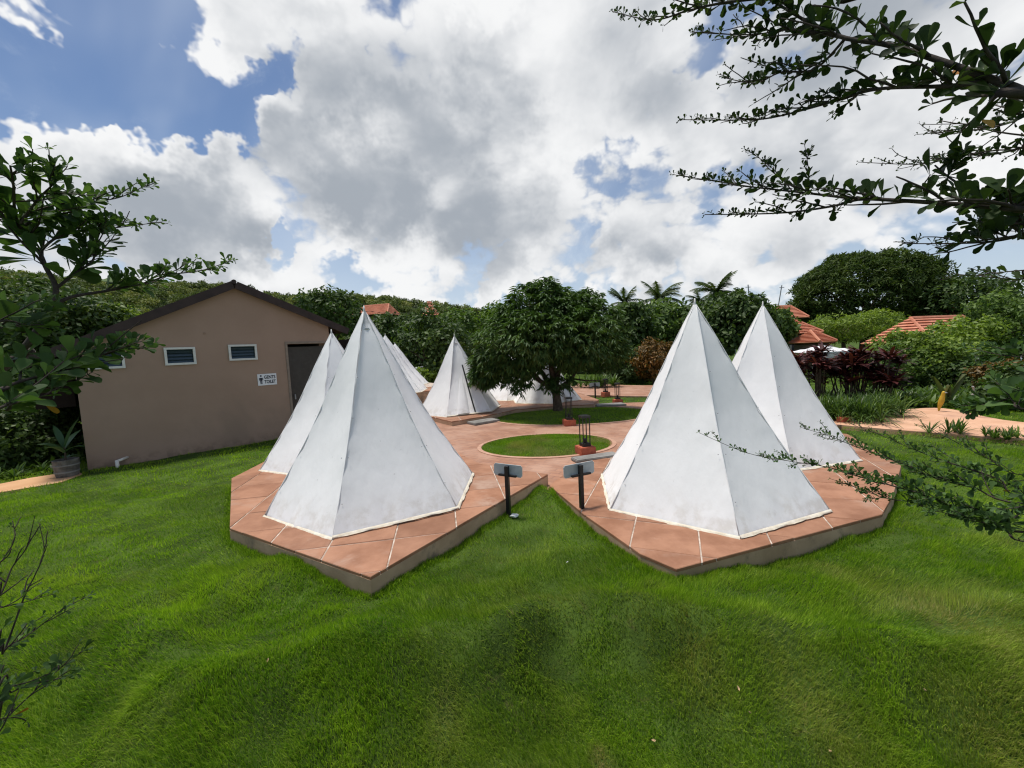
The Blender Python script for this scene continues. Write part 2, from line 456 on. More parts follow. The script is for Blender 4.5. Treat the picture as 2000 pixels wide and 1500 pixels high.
M['cordy_green'] = mat_leaf('broad_leaf', (.06, .09, .03), (.10, .12, .035), (.16, .14, .04), .45, .35, .25)
M['seedling'] = mat_leaf('seedling_leaf', (.035, .080, .030), (.060, .120, .050), (.11, .17, .07), .4, .4, .25)
# grass blades: colour runs with the patch (green to dry) and blade
m, t = new_mat('grass_blade'); setb(t, .5, .25)
a1 = t.add('ShaderNodeAttribute', attribute_name='rnd'); a2 = t.add('ShaderNodeAttribute', attribute_name='dry')
c = t.mix(a1.outputs['Fac'], (.068, .160, .008), (.345, .485, .030))
c = t.mix(a2.outputs['Fac'], c, (.33, .28, .10))
t.link(c, t.bsdf.inputs['Base Color'])
tr = t.add('ShaderNodeBsdfTranslucent'); t.link(t.mix(1.0, c, (1.3, 1.5, .8), 'MULTIPLY'), tr.inputs['Color'])
ms = t.add('ShaderNodeMixShader'); ms.inputs[0].default_value = .38
t.link(t.bsdf.outputs[0], ms.inputs[1]); t.link(tr.outputs[0], ms.inputs[2]); t.link(ms.outputs[0], t.out.inputs['Surface'])
M['grass'] = m
# turf under the blades
m, t = new_mat('turf'); setb(t, .95, .1)
g = t.add('ShaderNodeNewGeometry'); p = g.outputs['Position']
c = t.mix(t.ramp(t.noise(p, 2.2, 6, .65), .35, .68), (.034, .060, .010), (.075, .125, .020))
c = t.mix(t.ramp(t.noise(p, 9, 4, .6), .58, .75, 0, .6), c, (.090, .080, .030))
t.link(c, t.bsdf.inputs['Base Color']); bump(t, t.noise(p, 45, 5, .65), .6, .03)
M['turf'] = m
# stamped concrete paving
m, t = new_mat('stamped_paving'); setb(t, .72, .25)
g = t.add('ShaderNodeNewGeometry'); p = g.outputs['Position']
mp = t.add('ShaderNodeMapping'); t.link(p, mp.inputs['Vector']); mp.inputs['Rotation'].default_value = (0, 0, .55)
bk = t.add('ShaderNodeTexBrick'); t.link(mp.outputs[0], bk.inputs['Vector'])
bk.inputs['Color1'].default_value = (.285, .142, .088, 1); bk.inputs['Color2'].default_value = (.375, .196, .125, 1); bk.inputs['Mortar'].default_value = (.25, .135, .095, 1)
bk.inputs['Scale'].default_value = 1.0; bk.inputs['Brick Width'].default_value = .24; bk.inputs['Row Height'].default_value = .12; bk.inputs['Mortar Size'].default_value = .010; bk.inputs['Mortar Smooth'].default_value = .3
c = t.mix(t.ramp(t.noise(p, 1.3, 6, .65), .38, .68, 0, .65), bk.outputs['Color'], (.47, .30, .22))
c = t.mix(t.ramp(t.noise(p, .7, 5, .6, .4), .52, .75, 0, .5), c, (.26, .135, .10))
t.link(c, t.bsdf.inputs['Base Color'])
bump(t, t.math('ADD', t.math('MULTIPLY', bk.outputs['Fac'], -1.0), t.math('MULTIPLY', t.noise(p, 40, 4), .5)), .35, .006)
M['paving'] = m
M['sand_path'] = mat_mottled('sandy_path', (.50, .28, .14), (.62, .38, .21), 2.4, .85, .2, 20, .3, .006, (.40, .24, .14), 1.1, coord='Generated')
M['orange_path'] = mat_mottled('orange_path', (.54, .30, .18), (.66, .40, .26), 2.0, .8, .2, 24, .3, .006, (.40, .22, .15), 1.2)

# ------------------------------------------------------------------ lay-out of hard surfaces (metres)
ZL, ZR, ZM, ZP = .03, -.07, 0.0, -.12
PLAT_L = [(-1.15, 3.00), (0.42, 5.36), (-0.55, 6.05), (-1.6, 7.9), (-3.2, 8.25), (-4.24, 6.95), (-4.16, 5.87), (-2.95, 4.06)]
PLAT_R = [(1.22, 3.08), (3.56, 3.88), (4.12, 4.36), (5.12, 5.32), (5.95, 7.2), (5.2, 8.0), (3.2, 7.5), (1.75, 6.5), (1.0, 6.2), (0.42, 5.2), (0.70, 4.22), (1.02, 3.34)]
PLAT_M = [(-2.15, 10.95), (-1.55, 10.14), (-.75, 10.75), (.04, 11.67), (1.2, 12.0), (2.38, 12.0), (2.75, 13.0), (2.5, 15.2), (-.5, 15.8), (-3.3, 14.6), (-3.4, 12.4)]
PLAT_F = [(-4.9, 12.6), (-3.95, 13.0), (-2.75, 13.9), (-2.7, 16.5), (-4.5, 19.2), (-7.2, 18.5), (-6.8, 13.8)]
PLAZA = [(0.42, 5.05), (1.0, 6.0), (1.8, 6.3), (3.3, 7.3), (5.3, 7.9), (6.65, 8.2), (6.3, 9.6), (5.0, 10.0), (4.9, 12.75), (2.6, 12.9), (-2.3, 12.6), (-3.6, 10.5), (-3.4, 8.0), (-1.6, 7.6), (-0.6, 5.9), (.2, 5.4)]
PATH_F = [(-2.8, 15.2), (1.6, 15.7), (3.1, 15.25), (4.7, 14.25), (7.4, 13.4), (7.6, 16.9), (5.6, 18.3), (4.9, 19.0), (3.7, 20.6), (0, 20.6), (-2.8, 19)]
PATH_R = [(6.68, 8.25), (8.2, 6.58), (9.6, 5.2), (12, 5.4), (11.5, 6.9), (9.75, 7.75), (10.1, 9.5), (8.9, 9.6), (7.3, 9.9), (6.35, 9.65)]
PATH_L = [tuple(G(x, y, -.2)[:2]) for (x, y) in ((-60, 985), (0, 967), (60, 957), (120, 947), (163, 931), (150, 924), (60, 938), (0, 950), (-60, 962))]
ISL1 = ((.60, 7.68), 1.24, .92)
ISL2 = ((1.58, 10.95), 2.10, 1.42)
BA = G(172, 918, -.16)[:2]; BU = np.array([0.717, 0.697]); BN = np.array([0.697, -0.717])
BLD = [tuple(BA), tuple(BA + BU * 4.7), tuple(BA + BU * 4.7 - BN * 6), tuple(BA - BN * 6)]


def in_ell(x, y, isl, g=0.0):
    (cx, cy), a, b = isl
    return ((x - cx) / (a + g)) ** 2 + ((y - cy) / (b + g)) ** 2 < 1


def hard(x, y, g=0.0):
    m = np.zeros(np.shape(x), bool)
    for P in (PLAT_L, PLAT_R, PLAT_M, PLAT_F, PLAZA, PATH_F, PATH_R, PATH_L):
        m |= in_poly(x, y, grow(P, g) if g else P)
    return m


def ground_z(x, y):
    x = np.asarray(x, float); y = np.asarray(y, float); r = np.hypot(x, y)
    z = np.full(x.shape, -.17)
    near = np.clip(1 - (r - 6) / 8, 0, 1)
    th = .5; u = x * cos(th) + y * sin(th); v = -x * sin(th) + y * cos(th)
    z += near * .13 * (N1.fbm(u * .85 + 3, v * 1.5 + 9, 3) - .45)
    z += near * (.085 * (N2.fbm(u * 2.2, v * 4.2, 3) - .45) + .075 * (N4.fbm(u * 2.6 + 9, v * 3.6 + 4, 2) - .40))
    z += near * (.03 * (N3.fbm(x * 7, y * 7, 2) - .4) + .06 * (N4.fbm(x * 3.4 + 31, y * 3.9, 2) - .38))
    z += .10 * np.exp(-((x + 1.15) ** 2 + (y - 2.55) ** 2) / .45) + .10 * np.exp(-((x - 1.15) ** 2 + (y - 2.6) ** 2) / .35)
    z += .07 * np.exp(-((x - .40) ** 2 + (y - 5.0) ** 2) / .25)
    crest = 2.42 + .22 * np.sin(x * 1.7 + .6) + .12 * np.sin(x * 4.1)
    fg = np.clip((3.3 - y) / .6, 0, 1)
    z += fg * (.16 * (.15 + 1.6 * N3.fbm(x * 1.1 + 20, y * .4, 2)) * np.exp(-((y - crest) / .26) ** 2) - .14 * np.clip((crest - y) / .5, 0, 1) - .05 * np.clip((crest - y - .5) / .6, 0, 1))
    z += fg * .24 * (N4.fbm(u * 1.25 + 2, v * 2.1 + 7, 2) - .38) * np.clip((crest + .2 - y) / .4, 0, 1)
    z -= .085 * np.exp(-(((x - 2.9) / 1.9) ** 2 + ((y - 3.3) / 1.0) ** 2)) + .05 * np.exp(-(((x - 4.9) / .8) ** 2 + ((y - 5.0) / 1.6) ** 2))
    z += .05 * np.exp(-((x + 2.0) ** 2 + (y - 3.4) ** 2) / .4)
    z += .05 * np.exp(-((x + 3.0) ** 2 + (y - 3.9) ** 2) / .5)
    far = np.clip((r - 45) / 200, 0, 1)
    z += far * 3.0
    return z


# ------------------------------------------------------------------ ground: one sheet to the horizon
def build_ground():
    rr = np.concatenate([np.linspace(.05, 10, 190), np.geomspace(10.1, 3500, 60)])
    na = 420
    # finer towards the view
    an = np.concatenate([np.linspace(radians(20), radians(160), 260), np.linspace(radians(160), radians(380), 60, endpoint=False)[1:]])
    na = len(an)
    R, A = np.meshgrid(rr, an, indexing='ij')
    X = R * np.cos(A); Y = R * np.sin(A); Z = ground_z(X, Y)
    Z = np.where(hard(X, Y), np.minimum(Z, -.30), Z)
    V = np.stack([X, Y, Z], -1).reshape(-1, 3)
    i, j = np.meshgrid(np.arange(len(rr) - 1), np.arange(na), indexing='ij')
    k = (j + 1) % na
    F = np.stack([i * na + j, (i + 1) * na + j, (i + 1) * na + k, i * na + k], -1).reshape(-1, 4)
    o = link_mesh('ground', fast_mesh('ground', V, F, smooth=True), M['turf'])
    tag(o, kind='structure')


build_ground()


def sheet(name, poly, z, mat, thick=.25):
    mb = MB(); mb.prism(poly, z - thick, z)
    o = mb.build(name, mat); tag(o, kind='structure'); return o


def smooth_poly(poly, n=5):
    out = []; k = len(poly)
    for i in range(k):
        p0, p1, p2, p3 = (np.array(poly[(i + d) % k]) for d in (-1, 0, 1, 2))
        for s in range(n):
            t_ = s / n
            out.append(tuple(.5 * ((2 * p1) + (-p0 + p2) * t_ + (2 * p0 - 5 * p1 + 4 * p2 - p3) * t_ ** 2 + (-p0 + 3 * p1 - 3 * p2 + p3) * t_ ** 3)))
    return out


sheet('paved_plaza', PLAZA, ZP, M['paving'])
sheet('paved_path', smooth_poly(PATH_F, 6), ZP - .006, M['paving'])
sheet('garden_path', smooth_poly(PATH_R, 6), ZP - .012, M['orange_path'])
sheet('sandy_path', PATH_L, -.155, M['sand_path'])


def island(name, isl):
    (cx, cy), a, b = isl
    mb = MB(); n = 72
    vs = []; fs = []
    for k, (g, z) in enumerate(((.075, ZP - .1), (.075, ZP + .012), (0.0, ZP + .014), (0.0, ZP - .1))):
        for j in range(n):
            t_ = 2 * pi * j / n; vs.append((cx + (a + g) * cos(t_), cy + (b + g) * sin(t_), z))
    for k in range(3):
        for j in range(n):
            l = (j + 1) % n; fs.append((k * n + j, k * n + l, (k + 1) * n + l, (k + 1) * n + j))
    o = mb.add(vs, fs).build(name + '_kerb', M['kerb']); tag(o, kind='structure')
    vs = [(cx, cy, ZP + .05)]; fs = []
    rings = 10
    for k in range(1, rings + 1):
        for j in range(n):
            t_ = 2 * pi * j / n; q = k / rings
            vs.append((cx + a * q * cos(t_) * .999, cy + b * q * sin(t_) * .999, ZP + .05 - .055 * q ** 3 + .02 * (N2(cx + 4 * q * cos(t_), cy + 4 * q * sin(t_)) - .5)))
    for j in range(n): fs.append((0, 1 + j, 1 + (j + 1) % n))
    for k in range(rings - 1):
        for j in range(n):
            l = (j + 1) % n; fs.append((1 + k * n + j, 1 + (k + 1) * n + j, 1 + (k + 1) * n + l, 1 + k * n + l))
    o = MB().add(vs, fs).build(name, M['turf'], smooth=True); tag(o, kind='structure')


island('grass_island', ISL1)
island('tree_island', ISL2)


# ------------------------------------------------------------------ platforms of slabs
def clip_half(poly, nx, ny, d):
    out = []
    for i in range(len(poly)):
        p, q = poly[i], poly[(i + 1) % len(poly)]
        a = p[0] * nx + p[1] * ny - d; b = q[0] * nx + q[1] * ny - d
        if a >= 0: out.append(p)
        if (a >= 0) != (b >= 0):
            s = a / (a - b); out.append((p[0] + (q[0] - p[0]) * s, p[1] + (q[1] - p[1]) * s))
    return out


def area(p): return abs(sum(p[i][0] * p[(i + 1) % len(p)][1] - p[(i + 1) % len(p)][0] * p[i][1] for i in range(len(p)))) / 2


def convex_parts(poly):
    """triangulate a simple polygon so that slab cells can be clipped against it"""
    bm = bmesh.new(); f = bm.faces.new([bm.verts.new((p[0], p[1], 0)) for p in poly])
    r = bmesh.ops.triangulate(bm, faces=[f]); out = []
    for g in bm.faces: out.append([(v.co.x, v.co.y) for v in g.verts])
    bm.free(); return out


def clip_cell(cell, poly):
    """slab cell (convex) inside platform outline: Sutherland-Hodgman with the cell as clipper, outline as subject"""
    out = list(poly); n = len(cell)
    for i in range(n):
        p, q = cell[i], cell[(i + 1) % n]
        nx, ny = -(q[1] - p[1]), q[0] - p[0]
        out = clip_half(out, nx, ny, p[0] * nx + p[1] * ny)
        if len(out) < 3: return None
    res = []
    for p in out:
        if not res or hypot(p[0] - res[-1][0], p[1] - res[-1][1]) > .004: res.append(p)
    return res if len(res) >= 3 and area(res) > .004 else None


def platform(name, poly, ztop, ang, su, sv, ou, ov, base_z, label, joint=.0125):
    root = empty(name, (sum(p[0] for p in poly) / len(poly), sum(p[1] for p in poly) / len(poly), base_z))
    tag(root, label, 'platform', 'tent platforms')
    ox, oy = root.location.x, root.location.y
    loc = [(p[0] - ox, p[1] - oy) for p in poly]
    sa = sum(loc[i][0] * loc[(i + 1) % len(loc)][1] - loc[(i + 1) % len(loc)][0] * loc[i][1] for i in range(len(loc)))
    if sa < 0: loc = loc[::-1]
    # riser wall, slightly uneven along its edge
    fine = []
    for i in range(len(loc)):
        p, q = loc[i], loc[(i + 1) % len(loc)]; n = max(2, int(hypot(q[0] - p[0], q[1] - p[1]) / .25))
        for k in range(n): fine.append((p[0] + (q[0] - p[0]) * k / n + random.uniform(-.003, .003), p[1] + (q[1] - p[1]) * k / n + random.uniform(-.003, .003)))
    MB().prism(fine, -.25, ztop - base_z - .028).build('riser', M['riser'], root)
    MB().prism([(p[0] * .997, p[1] * .997) for p in loc], ztop - base_z - .0275, ztop - base_z - .007).build('grout_bed', M['grout'], root)
    ca, sn = cos(ang), sin(ang); n = 26
    for i in range(-n, n):
        for j in range(-n, n):
            u0, u1 = i * su + ou + joint / 2, (i + 1) * su + ou - joint / 2; v0, v1 = j * sv + ov + joint / 2, (j + 1) * sv + ov - joint / 2
            cell = [(a * ca - b * sn - ox, a * sn + b * ca - oy) for (a, b) in ((u0, v0), (u1, v0), (u1, v1), (u0, v1))]
            c = clip_cell(cell, loc)
            if not c: continue
            cx = sum(p[0] for p in c) / len(c); cy = sum(p[1] for p in c) / len(c)
            dz = random.uniform(-.002, .002)
            inn = []
            for p in c:
                l = hypot(p[0] - cx, p[1] - cy); k = (l - .007) / l; inn.append((cx + (p[0] - cx) * k, cy + (p[1] - cy) * k))
            m_ = len(c); zt = ztop - base_z + dz
            vs = [(p[0] - cx, p[1] - cy, -.027) for p in c] + [(p[0] - cx, p[1] - cy, -.005) for p in c] + [(p[0] - cx, p[1] - cy, 0) for p in inn]
            fs = [tuple(range(2 * m_, 3 * m_))]
            for r_ in range(2): fs += [(r_ * m_ + k, r_ * m_ + (k + 1) % m_, (r_ + 1) * m_ + (k + 1) % m_, (r_ + 1) * m_ + k) for k in range(m_)]
            MB().add(vs, fs).build('slab', M['slab'], root, loc=(cx, cy, zt))
    return root


a9 = radians(9.5)
platform('tent_platform', PLAT_L, ZL, a9, .57, .555, -.53, -.11, -.2, 'low platform of terracotta slabs under the two tents beside the brown toilet building')
platform('tent_platform', PLAT_R, ZR, radians(-22), .575, .575, .17, .13, -.2, 'low platform of terracotta slabs under the two large tents on the right')
platform('tent_platform', PLAT_M, ZM, radians(14), .60, .60, 0, .1, -.2, 'platform behind the mango tree carrying the tent with a black door strip')
platform('tent_platform', PLAT_F, .47, radians(5), .60, .60, 0, .1, -.2, 'dark raised platform far back under the tents left of centre')


def step_block(name, c, d, rz, label):
    mb = MB(); mb.box((0, 0, d[2] / 2), d)
    me = mb.mesh(name); bm = bmesh.new(); bm.from_mesh(me); bmesh.ops.bevel(bm, geom=bm.edges[:], offset=.012, segments=2, affect='EDGES'); bm.to_mesh(me); bm.free()
    o = link_mesh(name, me, M['grey_step'], loc=c, rot=(0, 0, rz)); tag(o, label, 'step', 'grey steps by the platforms')


step_block('stone_step', (1.30, 6.52, ZP), (.78, .24, .055), radians(18), 'grey step behind the right signboard at the platform edge')
step_block('stone_step', (-.78, 10.42, ZP), (.75, .42, .06), radians(37), 'flat grey step in front of the tent with the black door strip')
step_block('stone_step', (2.95, 12.4, ZP), (.9, .45, .05), radians(4), 'flat grey step at the right end of the mango tree platform')


# ------------------------------------------------------------------ tents
def tent_panel_mesh(R, H, seed, nu=22, nv=12):
    """one cloth gore between two ridge seams, local x along its outward normal side"""
    r_ = np.random.default_rng(seed); ph = r_.random(8) * 6.28
    vs = []; fs = []
    for i in range(nu + 1):
        u = i / nu; u = u ** .9
        rad = R * (1 - u) * (1 - .055 * sin(pi * u) - .03 * sin(pi * min(1, u * 1.0)) ** 3) + .014
        for j in range(nv + 1):
            v_ = -1 + 2 * j / nv
            x = rad * cos(pi / 6); y = rad * sin(pi / 6) * v_
            sag = .040 * R * (1 - v_ * v_) * sin(pi * min(1, u * 1.15)) if u < .87 else 0
            wr = (1 - u) * (.0050 * sin(5 * v_ + 5 * u + ph[0]) * (1 - v_ ** 4) + .0022 * sin(13 * v_ * (1 - u) + 8 * u + ph[1]) * (1 - v_ ** 6))
            wr += .020 * math.exp(-((u - .03) / .05) ** 2) * sin(11 * v_ + ph[2]) * (1 - v_ ** 4)
            pull = .010 * math.exp(-((1 - abs(v_)) / .16) ** 2) * sin(40 * u + ph[3] + 6 * v_)
            x += -sag * .8 + wr + pull
            z = H * u - .01 * (1 - v_ * v_) * (1 - u) * 0
            vs.append((x, y, z))
    k = nv + 1
    for i in range(nu):
        for j in range(nv): fs.append((i * k + j, i * k + j + 1, (i + 1) * k + j + 1, (i + 1) * k + j))
    mb = MB(); mb.add(vs, fs)
    me = bpy.data.meshes.new('panel'); me.from_pydata(mb.v, [], mb.f); me.update(); me.shade_smooth()
    return me


def hem_mesh(R, seed, nv=28):
    r_ = np.random.default_rng(seed); ph = r_.random(6) * 6.28; vs = []; fs = []
    for j in range(nv + 1):
        v_ = -1 + 2 * j / nv
        x0 = R * cos(pi / 6) + .016; y = (R + .016) * sin(pi / 6) * v_
        w1 = .012 * sin(7 * v_ + ph[0]) + .008 * sin(19 * v_ + ph[1]); w2 = .010 * sin(13 * v_ + ph[2]) + .006 * sin(31 * v_ + ph[3])
        e = 1 - .35 * (abs(v_) ** 8)
        vs += [(x0 - .008, y, .024), (x0 + .005 + w1 * .12, y, .018 + .002 * sin(23 * v_ + ph[4])), (x0 + .012 + w1 * .3, y * 1.005, .008 + abs(w2) * .4), (x0 + (.020 + w2 * .5) * e, y * 1.01, .004)]
    for j in range(nv):
        for k in range(3): fs.append((j * 4 + k, j * 4 + k + 1, (j + 1) * 4 + k + 1, (j + 1) * 4 + k))
    me = bpy.data.meshes.new('hem'); me.from_pydata(vs, [], fs); me.update(); me.shade_smooth(); return me


TENT_CACHE = {}


def tent(base, R, H, ang, label, apex_shift=(0, 0), detail=True, door=None, variants=6, capm='cap'):
    """hexagonal pyramid tent: ang = direction of its first corner"""
    root = empty('tent', base, 0.0); tag(root, label, 'tent', 'white pyramid tents')
    key = (round(R, 3), round(H, 3), variants)
    if key not in TENT_CACHE:
        sd = random.randint(0, 9999)
        TENT_CACHE[key] = ([tent_panel_mesh(R, H, sd + k) for k in range(variants)], [hem_mesh(R, sd + 50 + k) for k in range(variants)])
    pm, hm = TENT_CACHE[key]
    sh = Matrix(((1, 0, apex_shift[0] / H, 0), (0, 1, apex_shift[1] / H, 0), (0, 0, 1, 0), (0, 0, 0, 1)))

    def put(o, an):
        o.matrix_local = sh @ Matrix.Rotation(an, 4, 'Z')
    for k in range(6):
        an = ang + pi / 6 + k * pi / 3
        p = link_mesh('panel', pm[k % variants], M['canvas'], root); put(p, an)
        h = link_mesh('hem', hm[k % variants], M['hem'], p)
    # ridge seams
    mb = MB(); n = 14; pts = []; rad = []
    for i in range(n + 1):
        u = (i / n) ** .9; pts.append((R * (1 - u) * (1 - .055 * sin(pi * u) - .03 * sin(pi * u) ** 3) + .016, 0, H * u + .002)); rad.append(.0062 * (1 - .4 * u))
    mb.tube(pts, rad, 5); sm = mb.mesh('seam')
    for k in range(6):
        s_ = link_mesh('seam', sm, M['canvas'], root, smooth=True); put(s_, ang + k * pi / 3)
    # peak cap
    cp = MB().lathe([(.102 * R / 1.2 * 1.0, H * .905), (.088, H * .915), (.052, H * .955), (.022, H * .99), (.013, H * 1.010), (.006, H * 1.035)], 12).build('peak_cap', M[capm], root, smooth=True); put(cp, ang)
    if detail:
        e = MB().lathe([(.0, 0), (.005, .001), (.005, .003), (.003, .004), (0.001, .004)], 8); em = e.mesh('eyelet')
        for k in range(6):
            for u in (.12, .30, .47, .66):
                r0 = R * (1 - u) * (1 - .05 * sin(pi * u)) + .014
                for sgn in ((1, -1) if u in (.30,) else (1,)):
                    o = link_mesh('eyelet', em, M['pole'], root)
                    tilt = Matrix.Rotation(pi / 2 - math.atan2(R, H), 4, 'Y')
                    o.matrix_local = sh @ Matrix.Rotation(ang + k * pi / 3, 4, 'Z') @ Matrix.Translation((r0 * .985, sgn * .035, H * u)) @ tilt
    if door is not None:
        # black zip strip and a pulled-back flap on the panel that faces the strip's direction
        mb = MB(); P = []
        for u in np.linspace(.02, .62, 8):
            rr_ = (R * (1 - u)) * cos(pi / 6) * (1 - .055 * sin(pi * u)) + .02; P.append((rr_, .12 * (1 - u), H * u))
        vs = []
        for p in P: vs += [(p[0] + .012, p[1] - .020, p[2]), (p[0] + .012, p[1] + .020, p[2])]
        mb.add(vs, [(2 * i, 2 * i + 1, 2 * i + 3, 2 * i + 2) for i in range(len(P) - 1)])
        z = mb.build('door_zip', M['black'], root); put(z, door)
        mb = MB(); vs = []
        for i in range(9):
            u = .02 + .5 * i / 8; rr_ = (R * (1 - u)) * cos(pi / 6) + .03
            for j in range(5):
                q = j / 4; vs.append((rr_ + .05 * sin(q * pi) * (1 - i / 8) + .012 * sin(9 * q), -.05 - (.36 * (1 - i / 8.5)) * q, H * u))
        mb.add(vs, [(i * 5 + j, i * 5 + j + 1, (i + 1) * 5 + j + 1, (i + 1) * 5 + j) for i in range(8) for j in range(4)])
        f_ = mb.build('door_flap', M['canvas'], root, smooth=True); put(f_, door)
    return root


def apex_at(px, py, base):
    a = D(px, py, base[1]); return a


tent((-1.68, 4.91, ZL), 1.215, 2.20, 3.621, 'large white tent in front of the toilet building, nearest on the left platform', apex_shift=(-.05, 0))
tent((-2.96, 6.90, ZL), 1.20, 2.09, 3.735, 'white tent between the front left tent and the toilet door', apex_shift=(-.02, 0))
tent((2.16, 4.76, ZR), 1.235, 2.19, 2.464, 'large white tent behind the right signboard, nearest on the right platform', apex_shift=(-.03, 0))
tent((3.97, 6.46, ZR), 1.20, 2.27, radians(315), 'bluish white tent behind the big right tent, beside the dark red bush')
tent((-1.58, 12.1, ZM), 1.25, 2.17, 3.50, 'white tent with a black door strip left of the mango tree', apex_shift=(-.09, 0), detail=False, door=3.50 + pi / 6 + pi / 3 + .05, variants=3)
tent((1.12, 13.7, ZM), 1.22, 1.72, 3.75, 'low white tent behind the mango tree trunk', detail=False, door=5.6, variants=3)
tent((-.05, 14.9, ZM), 1.15, 1.75, 3.55, 'white tent hidden behind the one with the black door strip', detail=False, variants=3)
tent((-4.22, 14.0, .47), 1.36, 1.93, 3.72, 'white tent peeking out right behind the front left tent', detail=False, variants=3)
tent((-4.75, 17.0, .47), 1.30, 1.72, 3.60, 'farthest white tent peak just right of the one behind the front left tent', detail=False, variants=3)
p_ = G(812, 745, -.1)
tent((-5.6, 25.5, -.15), 1.3, 1.75, 3.60, 'small white tent among the trees far behind the left tents', detail=False, variants=3)

# ------------------------------------------------------------------ toilet building
bz = -.20
B_ = empty('toilet_building', (BA[0], BA[1], bz), atan2(BU[1], BU[0]))
tag(B_, 'brown plastered toilet building with a dark gabled roof at the left', 'building')


def on_wall(px, py):
    """pixel -> (s along wall, z above the building's base)"""
    d = ray(px, py); A = np.array([BA[0], BA[1], 0.0]); n = np.array([BN[0], BN[1], 0.0])
    t_ = ((A - EYEV) @ n) / (d @ n); p = EYEV + d * t_
    return (float((p[:2] - BA) @ BU), float(p[2] - bz))


s_apex, z_apex = on_wall(455, 561)
s_lt, z_lt = on_wall(141, 681)
s_rt, z_rt = on_wall(641, 637)
slope_l = (z_apex - z_lt) / (s_apex - 0.0); slope_r = (z_apex - z_rt) / (s_rt - s_apex)
LEN = s_rt; DEPTH = 6.0; TH = .20
wins = [[on_wall(*p) for p in q] for q in (((319, 680), (380, 677), (384, 711), (323, 714)), ((445, 674), (500, 672), (503, 702), (448, 705)), ((168, 686), (241, 682), (243, 719), (172, 722)))]
wins = [(min(p[0] for p in q), max(p[0] for p in q), sum(p[1] for p in q[2:]) / 2, sum(p[1] for p in q[:2]) / 2) for q in wins]
ds, dz = on_wall(561, 672); DW = .95
outer = [(0, 0), (LEN, 0), (LEN, z_rt), (s_apex, z_apex), (0, z_lt)]
holes = [[(a, b0), (b, b0), (b, b1), (a, b1)] for (a, b, b0, b1) in wins]
door_loop = [(ds, .0), (ds + DW, .0), (ds + DW, dz), (ds, dz)]
outer = [(0, 0), (ds, 0), (ds, dz), (ds + DW, dz), (ds + DW, 0), (LEN, 0), (LEN, z_rt), (s_apex, z_apex), (0, z_lt)]
bm = bmesh.new(); edges = []
for loop in [outer] + holes:
    vs = [bm.verts.new((p[0], 0, p[1])) for p in loop]
    edges += [bm.edges.new((vs[i], vs[(i + 1) % len(vs)])) for i in range(len(vs))]
bmesh.ops.triangle_fill(bm, edges=edges, use_beauty=True, use_dissolve=False)
ext = bmesh.ops.extrude_face_region(bm, geom=bm.faces[:])
for v_ in [g for g in ext['geom'] if isinstance(g, bmesh.types.BMVert)]: v_.co.y += TH
bmesh.ops.recalc_face_normals(bm, faces=bm.faces)
me = bpy.data.meshes.new('wall'); bm.to_mesh(me); bm.free()
link_mesh('wall', me, M['stucco'], B_)
mb = MB(); mb.box((TH / 2 + .0, DEPTH / 2 + TH / 2, z_lt / 2), (TH, DEPTH - TH, z_lt)); mb.build('wall', M['stucco'], B_)
mb = MB(); mb.box((LEN - TH / 2, DEPTH / 2 + TH / 2, z_rt / 2), (TH, DEPTH - TH, z_rt)); mb.build('wall', M['stucco'], B_)
mb = MB(); mb.add([(0, DEPTH, 0), (LEN, DEPTH, 0), (LEN, DEPTH, z_rt), (s_apex, DEPTH, z_apex), (0, DEPTH, z_lt), (0, DEPTH + TH, 0), (LEN, DEPTH + TH, 0), (LEN, DEPTH + TH, z_rt), (s_apex, DEPTH + TH, z_apex), (0, DEPTH + TH, z_lt)],
                  [(4, 3, 2, 1, 0), (5, 6, 7, 8, 9), (0, 1, 6, 5), (1, 2, 7, 6), (2, 3, 8, 7), (3, 4, 9, 8), (4, 0, 5, 9)]); mb.build('wall', M['stucco'], B_)
MB().box((LEN / 2, 1.2, z_lt / 2), (LEN - 2 * TH - .01, .06, z_lt - .02)).build('partition', M['dark'], B_)  # wall inside, its darkness put into the colour
MB().box((ds - .25, .7, z_lt / 2), (.08, .9, z_lt - .05)).build('partition', M['dark'], B_)
# roof of two slopes with a fascia, overhanging front and eaves
OVL, OVR, FR = .62, .42, .14


def roof_slope(s0, z0, s1, z1, th, y0, y1, name, mat):
    dx, dz_ = s1 - s0, z1 - z0; l = hypot(dx, dz_); nx, nz = -dz_ / l, dx / l
    if nz < 0: nx, nz = -nx, -nz
    vs = []
    for y in (y0, y1):
        vs += [(s0, y, z0), (s1, y, z1), (s1 + nx * th, y, z1 + nz * th), (s0 + nx * th, y, z0 + nz * th)]
    return MB().box8([vs[0], vs[1], vs[5], vs[4], vs[3], vs[2], vs[6], vs[7]]).build(name, mat, B_)


zl = z_lt + .004; zr = z_rt + .004
l_e = (-OVL, z_apex + .012 - slope_l * (s_apex + OVL)); r_e = (LEN + OVR, z_apex + .012 - slope_r * (LEN + OVR - s_apex))
apx = (s_apex, z_apex + .012)
roof_slope(l_e[0], l_e[1], apx[0] - .002, apx[1], .075, -FR, DEPTH + .4, 'roof', M['roof_sheet'])
roof_slope(apx[0] + .002, apx[1], r_e[0], r_e[1], .075, -FR, DEPTH + .4, 'roof', M['roof_sheet'])
roof_slope(l_e[0], l_e[1] - .06, apx[0], apx[1] - .06, .165, -FR - .030, -FR - .003, 'fascia', M['roof_sheet'])
roof_slope(apx[0], apx[1] - .06, r_e[0], r_e[1] - .06, .165, -FR - .030, -FR - .003, 'fascia', M['roof_sheet'])
MB().tube([(s_apex, -FR - .02, z_apex + .10), (s_apex, DEPTH + .4, z_apex + .10)], .05, 8).build('ridge_cap', M['roof_sheet'], B_)
